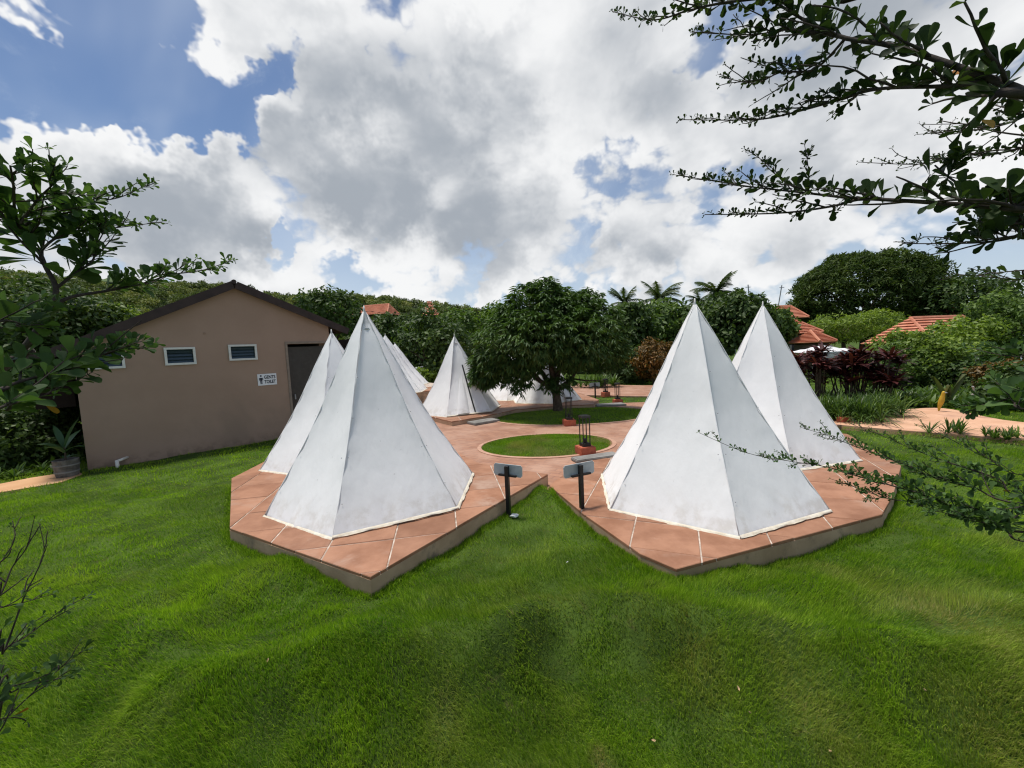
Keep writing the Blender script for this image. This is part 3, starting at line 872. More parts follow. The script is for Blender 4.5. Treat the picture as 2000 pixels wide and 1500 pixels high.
for yy in (.5, 2.2, 3.9, 5.6):
    MB().box((-.28, yy, l_e[1] + .12), (.5, .08, .10)).build('rafter', M['soffit'], B_)
    MB().box((LEN + .2, yy, r_e[1] + .06), (.36, .08, .09)).build('rafter', M['soffit'], B_)
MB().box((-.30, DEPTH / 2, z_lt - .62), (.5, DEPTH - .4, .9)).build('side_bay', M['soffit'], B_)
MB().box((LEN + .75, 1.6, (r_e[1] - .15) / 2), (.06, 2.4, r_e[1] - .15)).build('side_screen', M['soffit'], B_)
for (a, b, b0, b1) in wins:
    wo_ = MB(); fw = .042
    wo_.box(((a + b) / 2, -.012, b1 - fw / 2), (b - a, .06, fw)); wo_.box(((a + b) / 2, -.012, b0 + fw / 2), (b - a, .06, fw))
    wo_.box((a + fw / 2, -.012, (b0 + b1) / 2), (fw, .058, b1 - b0 - 2 * fw)); wo_.box((b - fw / 2, -.012, (b0 + b1) / 2), (fw, .058, b1 - b0 - 2 * fw))
    win = wo_.build('window', M['white_frame'], B_)
    n = 4; hh = (b1 - b0 - 2 * fw) / n
    for k in range(n):
        s_ = MB().box((0, 0, 0), (b - a - 2 * fw - .012, .008, hh * 1.22)).build('louvre_slat', M['louvre'], win, loc=((a + b) / 2, .03, b0 + fw + hh * (k + .5)), rot=(radians(-28), 0, 0))
    MB().box(((a + b) / 2, TH + .05, (b0 + b1) / 2), (b - a + .1, .03, b1 - b0 + .1)).build('backing', M['dark'], win)  # dark sheet painted as the unlit inside behind the louvres
d_ = MB().box((ds + DW / 2, .13, dz / 2 - .02), (DW - .012, .04, dz - .10)).build('door', M['door'], B_)
MB().box((ds + .10, .10, 1.0), (.03, .05, .12)).build('handle', M['pole'], d_)
rv = MB(); rv.box((ds - .03, -.006, dz / 2), (.05, .03, dz)); rv.box((ds + DW / 2, -.006, dz + .028), (DW + .11, .03, .05)); rv.box((ds + DW + .03, -.006, dz / 2), (.05, .03, dz)); rv.build('door_surround', M['reveal'], B_)
# vent stub on the gable
sv_, zv_ = on_wall(400, 651)
MB().lathe([(.0, 0), (.020, 0), (.020, .02), (.008, .022)], 10).build('vent_stub', M['stucco'], B_, loc=(sv_, -.001, zv_), rot=(pi / 2, 0, 0))

# wall sign: GENTS TOILET
c4 = [on_wall(*p) for p in ((502, 731), (539, 729), (541, 751), (504, 753))]
sx0, sx1 = (c4[0][0] + c4[3][0]) / 2, (c4[1][0] + c4[2][0]) / 2; sz1, sz0 = (c4[0][1] + c4[1][1]) / 2, (c4[2][1] + c4[3][1]) / 2
sw, sh_ = sx1 - sx0, sz1 - sz0
rzb = atan2(BU[1], BU[0])
org = np.array([BA[0], BA[1], 0]) + np.array([BU[0], BU[1], 0]) * sx0 + np.array([BN[0], BN[1], 0]) * .012
SG = empty('wall_sign', (org[0], org[1], bz + sz0), rzb); tag(SG, 'small white GENTS TOILET sign on the brown wall beside the door', 'sign')
MB().box((sw / 2, 0, sh_ / 2), (sw, .012, sh_)).build('plate', M['sign_white'], SG)


def text_mesh(txt, size, off):
    cu = bpy.data.curves.new('lettering', 'FONT'); cu.body = txt; cu.size = size; cu.offset = off; cu.extrude = .0012
    o = bpy.data.objects.new('lettering', cu); COL.objects.link(o)
    bpy.context.view_layer.update()
    me = bpy.data.meshes.new_from_object(o.evaluated_get(bpy.context.evaluated_depsgraph_get()))
    bpy.data.objects.remove(o); return me


for k, word in enumerate(('GENTS', 'TOILET')):
    me = text_mesh(word, 1.0, .034); co_ = np.array([v_.co[:] for v_ in me.vertices]); mn, mx = co_.min(0), co_.max(0)
    tw, th_ = sw * .60, sh_ * .30
    for v_ in me.vertices:
        v_.co.x = (v_.co.x - mn[0]) / (mx[0] - mn[0]) * tw; v_.co.y = (v_.co.y - mn[1]) / (mx[1] - mn[1]) * th_; v_.co.z = (v_.co.z) * .8
    link_mesh('lettering', me, M['sign_ink'], SG, loc=(sw * .34, -.0075, sh_ * (.56 if k == 0 else .15)), rot=(pi / 2, 0, 0))
pg = MB(); hx = sw * .175
pg.lathe([(.0, -.001), (sh_ * .075, -.001), (sh_ * .075, .001), (0, .001)], 14, (0, sh_ * .36, 0))
for poly in ([(-.11, .24), (.11, .24), (.10, -.08), (-.10, -.08)], [(-.20, .22), (-.125, .24), (-.135, -.04), (-.20, -.04)], [(.125, .24), (.20, .22), (.20, -.04), (.135, -.04)], [(-.10, -.081), (-.012, -.081), (-.012, -.44), (-.09, -.44)], [(.012, -.081), (.10, -.081), (.09, -.44), (.012, -.44)]):
    pg.prism([(p[0] * sh_ * .8, p[1] * sh_ * .8) for p in poly], -.001, .001)
pg.build('pictogram', M['sign_ink'], SG, loc=(hx, -.0078, sh_ * .48), rot=(pi / 2, 0, 0))

# waste pipe at the wall's foot
ps, pz = on_wall(250, 893)
q0 = np.array([BA[0], BA[1], 0]) + np.array([BU[0], BU[1], 0]) * ps + np.array([0, 0, bz + pz])
pn = np.array([BN[0], BN[1], 0])
PP = empty('waste_pipe', (q0[0], q0[1], bz)); tag(PP, 'white bent waste pipe low on the brown wall', 'pipe')
rel = lambda p: tuple(np.array(p) - np.array([q0[0], q0[1], bz]))
e1 = q0 + pn * .16 - np.array([BU[0], BU[1], 0]) * .16 - np.array([0, 0, .02]); e2 = e1 + np.array([.02, -.02, -.19])
MB().tube([rel(q0 - pn * .02), rel(e1)], .026, 8).build('pipe', M['pvc'], PP, smooth=True)
MB().tube([rel(e1 + np.array([0, 0, .022])), rel(e2)], .029, 8).build('pipe', M['pvc'], PP, smooth=True)
MB().tube([rel(e2 + np.array([0, 0, .05])), rel(e2 - np.array([0, 0, .03]))], .038, 8).build('collar', M['pvc'], PP, smooth=True)


# ------------------------------------------------------------------ signboards seen from behind
def signboard(base, h, w_, bh, yaw, label, roll=0.0, scale=1.0):
    r = empty('signboard', base, yaw); tag(r, label, 'sign', 'signboards by the tents')
    r.scale = (scale,) * 3
    MB().box((0, 0, h / 2 - .05), (.042, .042, h + .1)).build('post', M['black'], r)
    bd = MB().box((0, 0, 0), (w_, .012, bh))
    me = bd.mesh('board'); bm = bmesh.new(); bm.from_mesh(me); ed = [e for e in bm.edges if abs(e.verts[0].co.y - e.verts[1].co.y) > .005]
    bmesh.ops.bevel(bm, geom=ed, offset=.014, segments=3, affect='EDGES'); bm.to_mesh(me); bm.free()
    link_mesh('board', me, M['board'], r, loc=(.0, .034, h - bh / 2 + .012), rot=(0, roll, 0))
    MB().box((.005, 0.0, 0), (w_ * .62, .028, .020)).build('crossbar', M['black'], r, loc=(0, -.0, h - bh + .03), rot=(0, roll, 0))
    return r


g1 = G(994, 1008, -.15); g2 = G(1137, 1006, -.15)
gz = lambda x, y: float(ground_z(np.array(x), np.array(y)))
s1 = signboard((g1[0], g1[1], gz(g1[0], g1[1])), .575, .345, .135, radians(-24), 'grey backed signboard on a black post beside the left platform', radians(2))
s2 = signboard((g2[0], g2[1], gz(g2[0], g2[1])), .585, .385, .14, radians(22), 'grey backed signboard on a black post beside the right platform', radians(-1))
g3 = G(1163, 783, -.16); signboard((g3[0], g3[1], -.17), .62, .36, .14, radians(5), 'small distant signboard on the far lawn right of the mango tree')


def rubble(p, s, label, seed):
    rg = random.Random(seed); bm = bmesh.new(); bmesh.ops.create_icosphere(bm, subdivisions=2, radius=1)
    for v_ in bm.verts:
        k = .7 + .5 * rg.random(); v_.co = Vector((v_.co.x * s * k * 1.3, v_.co.y * s * k, max(-.3 * s, v_.co.z * s * .6 * k)))
    me = bpy.data.meshes.new('concrete_footing'); bm.to_mesh(me); bm.free()
    tag(link_mesh('concrete_footing', me, M['rubble'], loc=p), label, 'footing', 'white lumps at the sign posts')


rubble((g1[0] + .06, g1[1] - .03, gz(g1[0] + .06, g1[1] - .03) + .025), .035, 'small white lump at the foot of the left signboard post', 3)
rubble((g2[0] + .05, g2[1] - .02, gz(g2[0] + .05, g2[1]) + .03), .05, 'white lump at the foot of the right signboard post', 5)


# ------------------------------------------------------------------ lanterns on red pedestals
def lantern_proto(loc, label, h=.44, ped=.27, yaw=.3):
    r = empty('lantern', loc, yaw); tag(r, label, 'lantern', 'black frame lanterns on red blocks')
    me = MB().box((0, 0, .04), (ped, ped, .20)).mesh('pedestal'); bm = bmesh.new(); bm.from_mesh(me); bmesh.ops.bevel(bm, geom=bm.edges[:], offset=.010, segments=2, affect='EDGES'); bm.to_mesh(me); bm.free()
    link_mesh('pedestal', me, M['pedestal'], r)
    MB().box((0, 0, .165), (.145, .145, .05)).build('base', M['black'], r)
    a = .062
    for sx in (-1, 1):
        for sy in (-1, 1):
            MB().box((sx * a, sy * a, .19 + h / 2), (.014, .014, h)).build('bar', M['black'], r)
    for sx in (-1, 1):
        MB().box((sx * a * 0.0 + 0, sx * a, .19 + h / 2), (.010, .010, h)).build('bar', M['black'], r)
    MB().box((0, 0, .19 + h + .018), (.155, .155, .036)).build('top', M['black'], r)
    MB().lathe([(.02, .19), (.026, .20), (.026, .25), (.018, .27), (.006, .275)], 10).build('bulb_holder', M['black'], r)
    return r


p1 = G(1143, 886, ZP); L1 = lantern_proto((p1[0], p1[1] - .02, ZP), 'black lantern on a red block in the round grass island')


def lantern_copy(loc, label, sc=1.0, yaw=.3):
    r = copy_tree(L1); r.location = loc; r['label'] = label; r.scale = (sc,) * 3; r.rotation_euler = (0, 0, yaw)


p = G(1113, 832, ZP); lantern_copy((p[0], p[1] + .1, ZP), 'black lantern on a red block at the edge of the mango tree lawn', 1.0, .1)
p = G(1208, 789, ZP - .05); lantern_copy((p[0], p[1] + .1, ZP - .05), 'black lantern on a red block standing alone on the far grass strip', 1.0, .05)
p = G(1184, 773, ZP); lantern_copy((p[0], p[1] + .1, ZP), 'farthest black lantern on a red block in front of the lily clump', .92, .4)


# ------------------------------------------------------------------ foliage engines
def unit(v): return v / (np.linalg.norm(v, axis=-1, keepdims=True) + 1e-9)


def leaf_geo(P, Dv, Nv, L, Wd, curl=.12):
    """each leaf = 4-point blade bent along its length; two triangles"""
    n = len(P); L = np.asarray(L).reshape(-1, 1) * np.ones((n, 1)); Wd = np.asarray(Wd).reshape(-1, 1) * np.ones((n, 1))
    sd = unit(np.cross(Dv, Nv))
    mid = P + Dv * L * .5 + Nv * L * curl
    V = np.stack([P, mid + sd * Wd * .5, P + Dv * L, mid - sd * Wd * .5], 1).reshape(-1, 3)
    b = np.arange(n)[:, None] * 4
    F = np.concatenate([b + np.array([[0, 1, 2]]), b + np.array([[0, 2, 3]])], 0)
    return V, F


def crown_leaves(r, rad, n_clump, n_leaf, L, Wd, droop=.2, clump=.30, shell=(.45, 1.0), zlo=-1.0, jitter=.7, rough=.25, stretch=(1, 1, .8)):
    """leaves in clumps through an uneven ellipsoid; returns arrays around the origin"""
    d = unit(r.normal(size=(n_clump * 2, 3))); d = d[d[:, 2] > zlo][:n_clump]
    ph = r.random((6, 3)) * 6.28; ph2 = r.random(6) * 6.28
    bumpy = sum(np.sin(3.1 * (d @ unit(np.cos(ph[i]))) * (1 + i * .6) + ph2[i]) for i in range(6)) / 6
    q = (shell[0] + (shell[1] - shell[0]) * r.random(len(d)) ** .55) * (1 + rough * bumpy)
    C = d * q[:, None] * np.array(rad)
    rc = clump * np.mean(rad) * (.65 + .7 * r.random(len(d)))
    k = np.repeat(np.arange(len(d)), n_leaf)
    o = unit(r.normal(size=(len(k), 3))); rr_ = .35 + .70 * r.random(len(k)) ** .6
    P = C[k] + o * (rc[k] * rr_)[:, None] * np.array(stretch)
    out = unit(o + .5 * d[k])
    Nv = unit(out + jitter * r.normal(size=P.shape) * .6 + np.array([0, 0, .35]))
    T = r.normal(size=P.shape); T = unit(T - (T * Nv).sum(1, keepdims=True) * Nv)
    Dv = unit(T + .35 * out + np.array([0, 0, -droop]))
    s = .6 + .8 * r.random(len(k))
    tone = np.clip(.5 + .30 * (r.random(len(d))[k] - .5) + .55 * (r.random(len(k)) - .5), 0, 1)
    return P, Dv, Nv, L * s, Wd * s, tone


def limbs(mb, base, top, n, r0, r, spread, segs=5):
    base = np.array(base, float); top = np.array(top, float)
    for i in range(n):
        a = 2 * pi * (i + r.random() * .6) / n; e = top + np.array([cos(a) * spread[0], sin(a) * spread[1], spread[2] * (.3 + .7 * r.random())])
        pts = []; rad = []
        for k in range(segs + 1):
            q = k / segs; p = base + (e - base) * q + np.array([0, 0, .12 * sin(pi * q)]) * np.linalg.norm(e - base) + r.normal(size=3) * .02 * np.linalg.norm(e - base) * (0 < k < segs)
            pts.append(p); rad.append(r0 * (1 - .75 * q))
        mb.tube(pts, rad, 6)


def tree(name, label, pos, rad, cz, mat, seed, cat='tree', group=None, trunk=.14, n_clump=60, n_leaf=60, L=.22, Wd=.12, **kw):
    """trunk with limbs and a crown whose centre is cz above pos"""
    r = np.random.default_rng(seed)
    root = empty(name, pos); tag(root, label, cat, group)
    mb = MB(); ts = [(0, 0, -.15), (.02, .01, cz * .25), (r.normal() * .05, r.normal() * .05, cz * .55)]
    mb.tube(ts + [(r.normal() * .08, r.normal() * .08, cz)], [trunk * 1.25, trunk, trunk * .8, trunk * .45], 8)
    limbs(mb, ts[2], (0, 0, cz), 5, trunk * .55, r, (rad[0] * .6, rad[1] * .6, rad[2] * .4))
    mb.build('trunk', M['bark'], root, smooth=True)
    P, Dv, Nv, l, wd, tone = crown_leaves(r, rad, n_clump, n_leaf, L, Wd, **kw)
    V, F = leaf_geo(P, Dv, Nv, l, wd)
    V[:, 2] += cz; V[:, 2] = np.maximum(V[:, 2], .03)
    link_mesh('crown', fast_mesh('crown', V, F, {'rnd': np.repeat(tone, 4)}), M[mat], root)
    return root


def tree_px(name, label, px, py, rx, ry, Y, mat, seed, gz_=-.17, bottom=None, **kw):
    """tree whose crown is centred on a pixel at distance Y; radii in pixels there"""
    c = D(px, py, Y); k = Y / F_PX
    return tree(name, label, (c[0], c[1], gz_), (rx * k, rx * k * .9, ry * k), c[2] - gz_, mat, seed, **kw)


# ------------------------------------------------------------------ mango tree
def mango():
    r = np.random.default_rng(21); base = np.array([1.27, 11.55, -.10])
    root = empty('mango_tree', tuple(base)); tag(root, 'dense dark mango tree with a leaning forked trunk in front of the far tents', 'tree')
    fk = np.array([-.06, .0, .62])
    mb = MB(); mb.tube([(0.02, 0, -.12), (.0, 0, .12), (-.02, .0, .4), tuple(fk)], [.19, .14, .115, .105], 10)
    mb.build('trunk', M['bark'], root, smooth=True)
    cc = np.array([-.28, .35, 2.25]); rad = np.array([2.25, 2.0, 1.52])
    for i, e in enumerate([(-1.25, .1, 1.95), (-.5, -.45, 2.6), (.55, .1, 2.3), (.95, .35, 1.6), (-.1, .9, 2.5), (-.9, .8, 1.6)]):
        e = np.array(e); pts = []; rr_ = []
        for k in range(7):
            q = k / 6; pts.append(fk + (e - fk) * q + np.array([0, 0, -.18 * sin(pi * q) if i in (0, 3) else .10 * sin(pi * q)]) + r.normal(size=3) * .03 * (0 < k < 6)); rr_.append(.085 * (1 - .72 * q))
        l_ = MB().tube(pts, rr_, 8); 
        for k in range(4):
            s0 = pts[3 + k % 3]; e2 = s0 + unit(r.normal(size=3) + np.array([0, 0, .5])) * .9
            l_.tube([s0, (s0 + e2) / 2 + r.normal(size=3) * .05, e2], [.03, .02, .008], 5)
        l_.build('limb', M['bark'], root, smooth=True)
    # whorls of long drooping leaves
    lobes = []
    for (x, y, z, s) in ((-1.35, 0, 2.05, .95), (-.55, -.2, 3.0, .85), (.25, 0, 2.75, .9), (1.05, .1, 2.6, .85), (1.3, .2, 1.75, .75), (.55, -.7, 2.1, .95), (-.55, -.9, 2.2, .9), (-1.75, .1, 1.45, .65), (-.2, .9, 2.6, 1.1), (-.3, -.2, 3.55, .42), (.1, .3, 3.3, .5), (.95, .2, 3.2, .45), (-1.0, -.5, 1.55, .6), (.3, -.6, 1.65, .5), (-2.05, 0, 1.15, .42), (-1.15, .1, 2.85, .6)):
        n = int(330 * s ** 2) + 40; d = unit(r.normal(size=(n, 3))); q = .55 + .5 * r.random(n) ** .5
        C = np.array([x, y, z]) + d * q[:, None] * s * np.array([1, 1, .82]); lobes.append((C, d))
    for (x, z) in ((-1.75, .95), (-1.3, .72), (-1.0, .62), (-.3, .62), (.25, .75)):
        C = np.array([x, -.3, z + .25]) + r.normal(size=(26, 3)) * np.array([.20, .2, .14]); lobes.append((C, unit(r.normal(size=(26, 3)))))
    C = np.concatenate([a for a, b in lobes]); dd = np.concatenate([b for a, b in lobes])
    m_ = 9; k = np.repeat(np.arange(len(C)), m_)
    an = r.random(len(k)) * 6.28; h = np.stack([np.cos(an), np.sin(an), np.zeros(len(k))], -1)
    Dv = unit(h * .75 + dd[k] * .45 + np.array([0, 0, -.62]) * (.5 + r.random((len(k), 1))))
    Nv = unit(np.array([0, 0, 1.0]) + .55 * h + .25 * r.normal(size=Dv.shape)); Nv = unit(Nv - (Nv * Dv).sum(1, keepdims=True) * Dv)
    P = C[k] + r.normal(size=(len(k), 3)) * .018
    L = .20 * (.6 + .7 * r.random(len(k))); Wd = .046 * (.8 + .4 * r.random(len(k)))
    V, F = leaf_geo(P, Dv, Nv, L, Wd, .10)
    tone = np.clip(.42 + .5 * (r.random(len(C))[k] - .5) + .3 * (r.random(len(k)) - .5) + .22 * (r.random(len(C)) > .93)[k], 0, 1)
    V[:, 2] = np.where(V[:, 2] > 1.0, 1.0 + (V[:, 2] - 1.0) * .95, V[:, 2])
    V[:, 2] = np.maximum(V[:, 2], .10)
    link_mesh('crown', fast_mesh('crown', V, F, {'rnd': np.repeat(tone, 4)}), M['mango'], root)


mango()

# ------------------------------------------------------------------ garden and mid-distance trees
GT = 'trees behind the tents'
tree_px('leafy_tree', 'dark round bushy tree between the far left tents and the tent with the black strip', 842, 690, 82, 72, 21, 'tree_dark', 31, trunk=.12, n_clump=95, n_leaf=70, L=.24, Wd=.13, clump=.26, group=GT)
tree_px('leafy_tree', 'olive green tree above the tent with the black door strip', 905, 655, 70, 48, 26, 'tree_mid', 32, trunk=.14, n_clump=80, n_leaf=60, L=.28, Wd=.15, clump=.26, group=GT)
tree_px('leafy_tree', 'dark tree rising behind the right slope of the toilet roof', 650, 610, 62, 42, 30, 'tree_dark', 33, n_clump=70, n_leaf=55, L=.32, Wd=.17, group=GT)
tree_px('leafy_tree', 'dark tree just left of the far orange roof on the hill foot', 735, 662, 60, 42, 34, 'tree_dark', 34, n_clump=80, n_leaf=55, L=.34, Wd=.18, group=GT)
tree_px('leafy_tree', 'dark low tree above the far white tent peak', 795, 645, 48, 26, 38, 'tree_dark', 35, n_clump=60, n_leaf=50, L=.36, Wd=.2, group=GT)
tree_px('leafy_tree', 'tall dark tree between the mango tree and the palms', 1222, 655, 52, 62, 24, 'tree_dark', 36, n_clump=90, n_leaf=60, L=.27, Wd=.14, group=GT)
tree_px('leafy_tree', 'spreading green tree under the middle palm', 1290, 645, 66, 52, 27, 'tree_mid', 37, n_clump=100, n_leaf=60, L=.30, Wd=.16, group=GT)
tree_px('leafy_tree', 'dark green tree behind the peak of the big right tent', 1395, 640, 60, 55, 25, 'tree_dark', 38, n_clump=90, n_leaf=60, L=.28, Wd=.15, group=GT)
tree_px('leafy_tree', 'mid green round tree between the peaks of the two right tents', 1450, 632, 62, 56, 22, 'tree_dark', 39, n_clump=100, n_leaf=65, L=.25, Wd=.14, group=GT)
tree_px('leafy_tree', 'small dark tree left of the nearest orange roof', 1515, 645, 34, 36, 24, 'tree_mid', 40, n_clump=50, n_leaf=55, L=.26, Wd=.14, group=GT)
tree_px('leafy_tree', 'low dark tree on the far left of the hill foot behind the tents', 985, 640, 50, 42, 30, 'tree_mid', 41, n_clump=70, n_leaf=55, L=.32, Wd=.17, group=GT)
tree_px('leafy_tree', 'dark tree filling the gap below the palms behind the mango tree', 1170, 680, 60, 55, 30, 'tree_dark', 42, n_clump=80, n_leaf=55, L=.32, Wd=.17, group=GT)
tree_px('dome_tree', 'huge dark dome shaped tree above the orange roofs on the right', 1690, 576, 124, 80, 36, 'tree_dome', 43, trunk=.32, n_clump=800, n_leaf=62, L=.36, Wd=.10, clump=.085, shell=(.72, 1.0), rough=.07, droop=.05, stretch=(1.2, 1.2, .6))
tree_px('leafy_tree', 'dark tree right of the dome tree behind the overhanging branches', 1900, 590, 78, 48, 30, 'tree_dark', 44, n_clump=110, n_leaf=60, L=.30, Wd=.16, group='trees at the right')
tree_px('leafy_tree', 'bright green tree at the right edge of the garden', 1985, 640, 84, 66, 15, 'tree_mid', 45, n_clump=150, n_leaf=70, L=.14, Wd=.075, clump=.24, group='trees at the right')
tree_px('leafy_tree', 'feathery light green tree in front of the dome tree', 1650, 640, 62, 26, 27, 'tree_light', 46, n_clump=70, n_leaf=60, L=.24, Wd=.07, clump=.30, stretch=(1.3, 1.3, .45), group='trees at the right')
tree_px('leafy_tree', 'flat topped light tree behind the long orange roof', 1715, 625, 40, 16, 31, 'tree_light', 47, n_clump=40, n_leaf=60, L=.26, Wd=.07, clump=.34, stretch=(1.3, 1.3, .45), group='trees at the right')
GS = 'shrubs in the right garden'
tree_px('shrub', 'leafy green shrub above the yellow bird statue', 1800, 690, 80, 50, 13.5, 'tree_light', 48, cat='shrub', trunk=.05, n_clump=110, n_leaf=60, L=.13, Wd=.075, clump=.24, group=GS)
tree_px('shrub', 'loose shrub with light leaves in front of the long orange roof', 1870, 665, 62, 42, 14.5, 'tree_light', 49, cat='shrub', trunk=.05, n_clump=70, n_leaf=50, L=.13, Wd=.075, clump=.24, rough=.4, group=GS)
tree_px('shrub', 'green shrub behind the dark red bush', 1745, 715, 52, 45, 13.0, 'tree_mid', 50, cat='shrub', trunk=.05, n_clump=70, n_leaf=55, L=.12, Wd=.07, group=GS)
tree_px('shrub', 'dark shrub behind the grey heron statue', 1890, 745, 70, 45, 12.2, 'tree_dark', 51, cat='shrub', trunk=.05, n_clump=90, n_leaf=55, L=.11, Wd=.06, group=GS)
tree_px('shrub', 'orange brown leaved shrub at the right edge by the path', 1950, 735, 34, 34, 10.5, 'croton', 52, cat='shrub', trunk=.04, n_clump=50, n_leaf=50, L=.10, Wd=.05, group=GS)
tree_px('shrub', 'dark green shrub low at the right edge of the path', 2010, 770, 70, 50, 9.2, 'tree_dark', 53, cat='shrub', trunk=.05, n_clump=90, n_leaf=60, L=.11, Wd=.065, group=GS)
tree_px('shrub', 'orange leaved shrub below the palms right of the mango tree', 1275, 702, 46, 34, 19, 'croton', 54, cat='shrub', trunk=.05, n_clump=70, n_leaf=55, L=.15, Wd=.07, group='shrubs below the palms')
tree_px('shrub', 'dark shrub left of the orange leaved one below the palms', 1222, 715, 44, 34, 20, 'tree_dark', 55, cat='shrub', trunk=.05, n_clump=60, n_leaf=55, L=.17, Wd=.09, group='shrubs below the palms')
tree_px('shrub', 'light green shrub in the gap right of the far left tents', 828, 738, 22, 18, 19, 'tree_light', 56, cat='shrub', trunk=.04, n_clump=30, n_leaf=45, L=.16, Wd=.07, group='shrubs below the palms')
GH = 'hedge plants left of the toilet building'
tree_px('hedge_shrub', 'dark hedge shrub at the left edge behind the sandy path', 15, 865, 75, 75, 8.2, 'tree_dark', 57, cat='shrub', trunk=.05, n_clump=110, n_leaf=60, L=.10, Wd=.055, group=GH)
tree_px('hedge_shrub', 'dark hedge shrub between the potted seedling and the left edge', 85, 835, 62, 82, 9.0, 'tree_dark', 58, cat='shrub', trunk=.05, n_clump=110, n_leaf=60, L=.10, Wd=.055, group=GH)
tree_px('hedge_shrub', 'tall dark hedge shrub against the left corner of the toilet building', 118, 760, 48, 75, 10.4, 'tree_dark', 59, cat='shrub', trunk=.05, n_clump=90, n_leaf=60, L=.11, Wd=.06, group=GH)
tree_px('leafy_tree', 'dark leafy tree behind the left eave of the toilet roof', 90, 640, 110, 90, 13, 'tree_dark', 60, n_clump=170, n_leaf=60, L=.16, Wd=.09, group='trees behind the toilet roof')
tree_px('leafy_tree', 'bright leaved tree top just above the left slope of the toilet roof', 205, 625, 62, 26, 14, 'tree_light', 61, n_clump=60, n_leaf=50, L=.19, Wd=.11, group='trees behind the toilet roof')
tree_px('leafy_tree', 'dark tree half hidden by the left slope of the toilet roof', 230, 665, 80, 45, 14.5, 'tree_dark', 62, n_clump=90, n_leaf=55, L=.18, Wd=.10, group='trees behind the toilet roof')


# ------------------------------------------------------------------ sword-leaved plants
def sword_geo(r, centers, n, L, Wd, up=.8, arch=.6, spread=1.0, seg=4):
    Vs = []; Fs = []; T = []; b = 0
    for c in centers:
        tone0 = r.random()
        for i in range(n):
            a = r.random() * 6.28; e = up * (.4 + .6 * r.random()); l = L * (.6 + .6 * r.random()); w0 = Wd * (.7 + .6 * r.random())
            h = np.array([cos(a), sin(a), 0]); sd = np.array([-sin(a), cos(a), 0]); p = np.array(c, float); d = unit(h * (1 - e) * spread + np.array([0, 0, e]))
            pts = [p]
            for k in range(seg):
                d = unit(d + np.array([0, 0, -arch / seg * (.5 + k / seg)])); p = p + d * l / seg; pts.append(p)
            t_ = np.clip(.5 * tone0 + .5 * r.random(), 0, 1)
            for k in range(seg):
                wk = w0 * (.7 + .5 * sin(pi * k / seg)) * .5; Vs += [pts[k] + sd * wk, pts[k] - sd * wk]; T += [t_, t_]
            Vs.append(pts[seg]); T.append(t_)
            for k in range(seg - 1): Fs += [(b + 2 * k, b + 2 * k + 1, b + 2 * k + 3), (b + 2 * k, b + 2 * k + 3, b + 2 * k + 2)]
            Fs.append((b + 2 * seg - 2, b + 2 * seg - 1, b + 2 * seg)); b += 2 * seg + 1
    return np.array(Vs), np.array(Fs), np.array(T)


def sword_plant(name, label, pos, centers, n, L, Wd, mat, seed, cat='plant', group=None, stems=None, **kw):
    r = np.random.default_rng(seed); root = empty(name, pos); tag(root, label, cat, group)
    V, F, T = sword_geo(r, centers, n, L, Wd, **kw)
    V[:, 2] = np.maximum(V[:, 2], .0)
    link_mesh('leaves', fast_mesh('leaves', V, F, {'rnd': T}), M[mat], root)
    if stems:
        mb = MB()
        for c in centers: mb.tube([(c[0] * .5, c[1] * .5, -.1), (c[0] * .8, c[1] * .8, c[2] * .5), c], [.022, .018, .014], 5)
        mb.build('stems', M['bark'], root)
    return root


r_ = np.random.default_rng(5)
# dark red cordyline clumps
for i, (px, py, Y, n, lab) in enumerate(((1600, 705, 11.2, 20, 'dark red sword leaved bush right behind the bluish tent'), (1662, 700, 11.4, 24, 'largest dark red sword leaved bush, in the middle of the three'), (1708, 728, 11.0, 16, 'dark red sword leaved bush nearest the green shrubs'))):
    c = D(px, py, Y); cs = [(r_.normal() * .34, r_.normal() * .3, c[2] + .05 + r_.normal() * .26) for k in range(n)]
    sword_plant('cordyline_bush', lab, (c[0], c[1], -.17), cs, 40, .46, .060, 'cordyline', 70 + i, 'shrub', 'dark red bushes', True, up=.62, arch=.9)
# green lily clumps in front
for i, (px, py, lab) in enumerate(((1625, 818, 'green strap leaved clump in front of the dark red bush, nearest the bluish tent'), (1680, 822, 'large green strap leaved clump at the corner of the orange path'), (1720, 812, 'green strap leaved clump arching over the orange path'))):
    g = G(px, py, -.15); cs = [(r_.normal() * .26, r_.normal() * .2, .02) for k in range(30)]
    sword_plant('lily_clump', lab, (g[0], g[1], -.13), cs, 20, .56, .015, 'lily', 80 + i, 'plant', 'strap leaved clumps', up=.95, arch=1.7)
for i, (px, py, s, lab) in enumerate(((1858, 848, .34, 'small spiky plant at the near edge of the orange path'), (1930, 858, .24, 'low spiky plant at the right end of the lawn edge'), (1975, 862, .26, 'low spiky plant at the far right of the lawn edge'))):
    g = G(px, py, -.16); cs = [(r_.normal() * .14, r_.normal() * .06, .02) for k in range(5)]
    sword_plant('spiky_plant', lab, (g[0], g[1], -.15), cs, 20, s * .85, .016, 'lily', 90 + i, 'plant', 'spiky edging plants', up=.85, arch=.7)
g = G(1163, 775, -.13)
g = D(1160, 775, 18.2)
sword_plant('lily_clump', 'bright green strap leaved clump on the far path right of the mango tree', (g[0], g[1], ZP), [(r_.normal() * .55, r_.normal() * .3, .02) for k in range(16)], 26, .62, .035, 'lily', 95, 'plant', 'strap leaved clumps', up=.9, arch=.9)
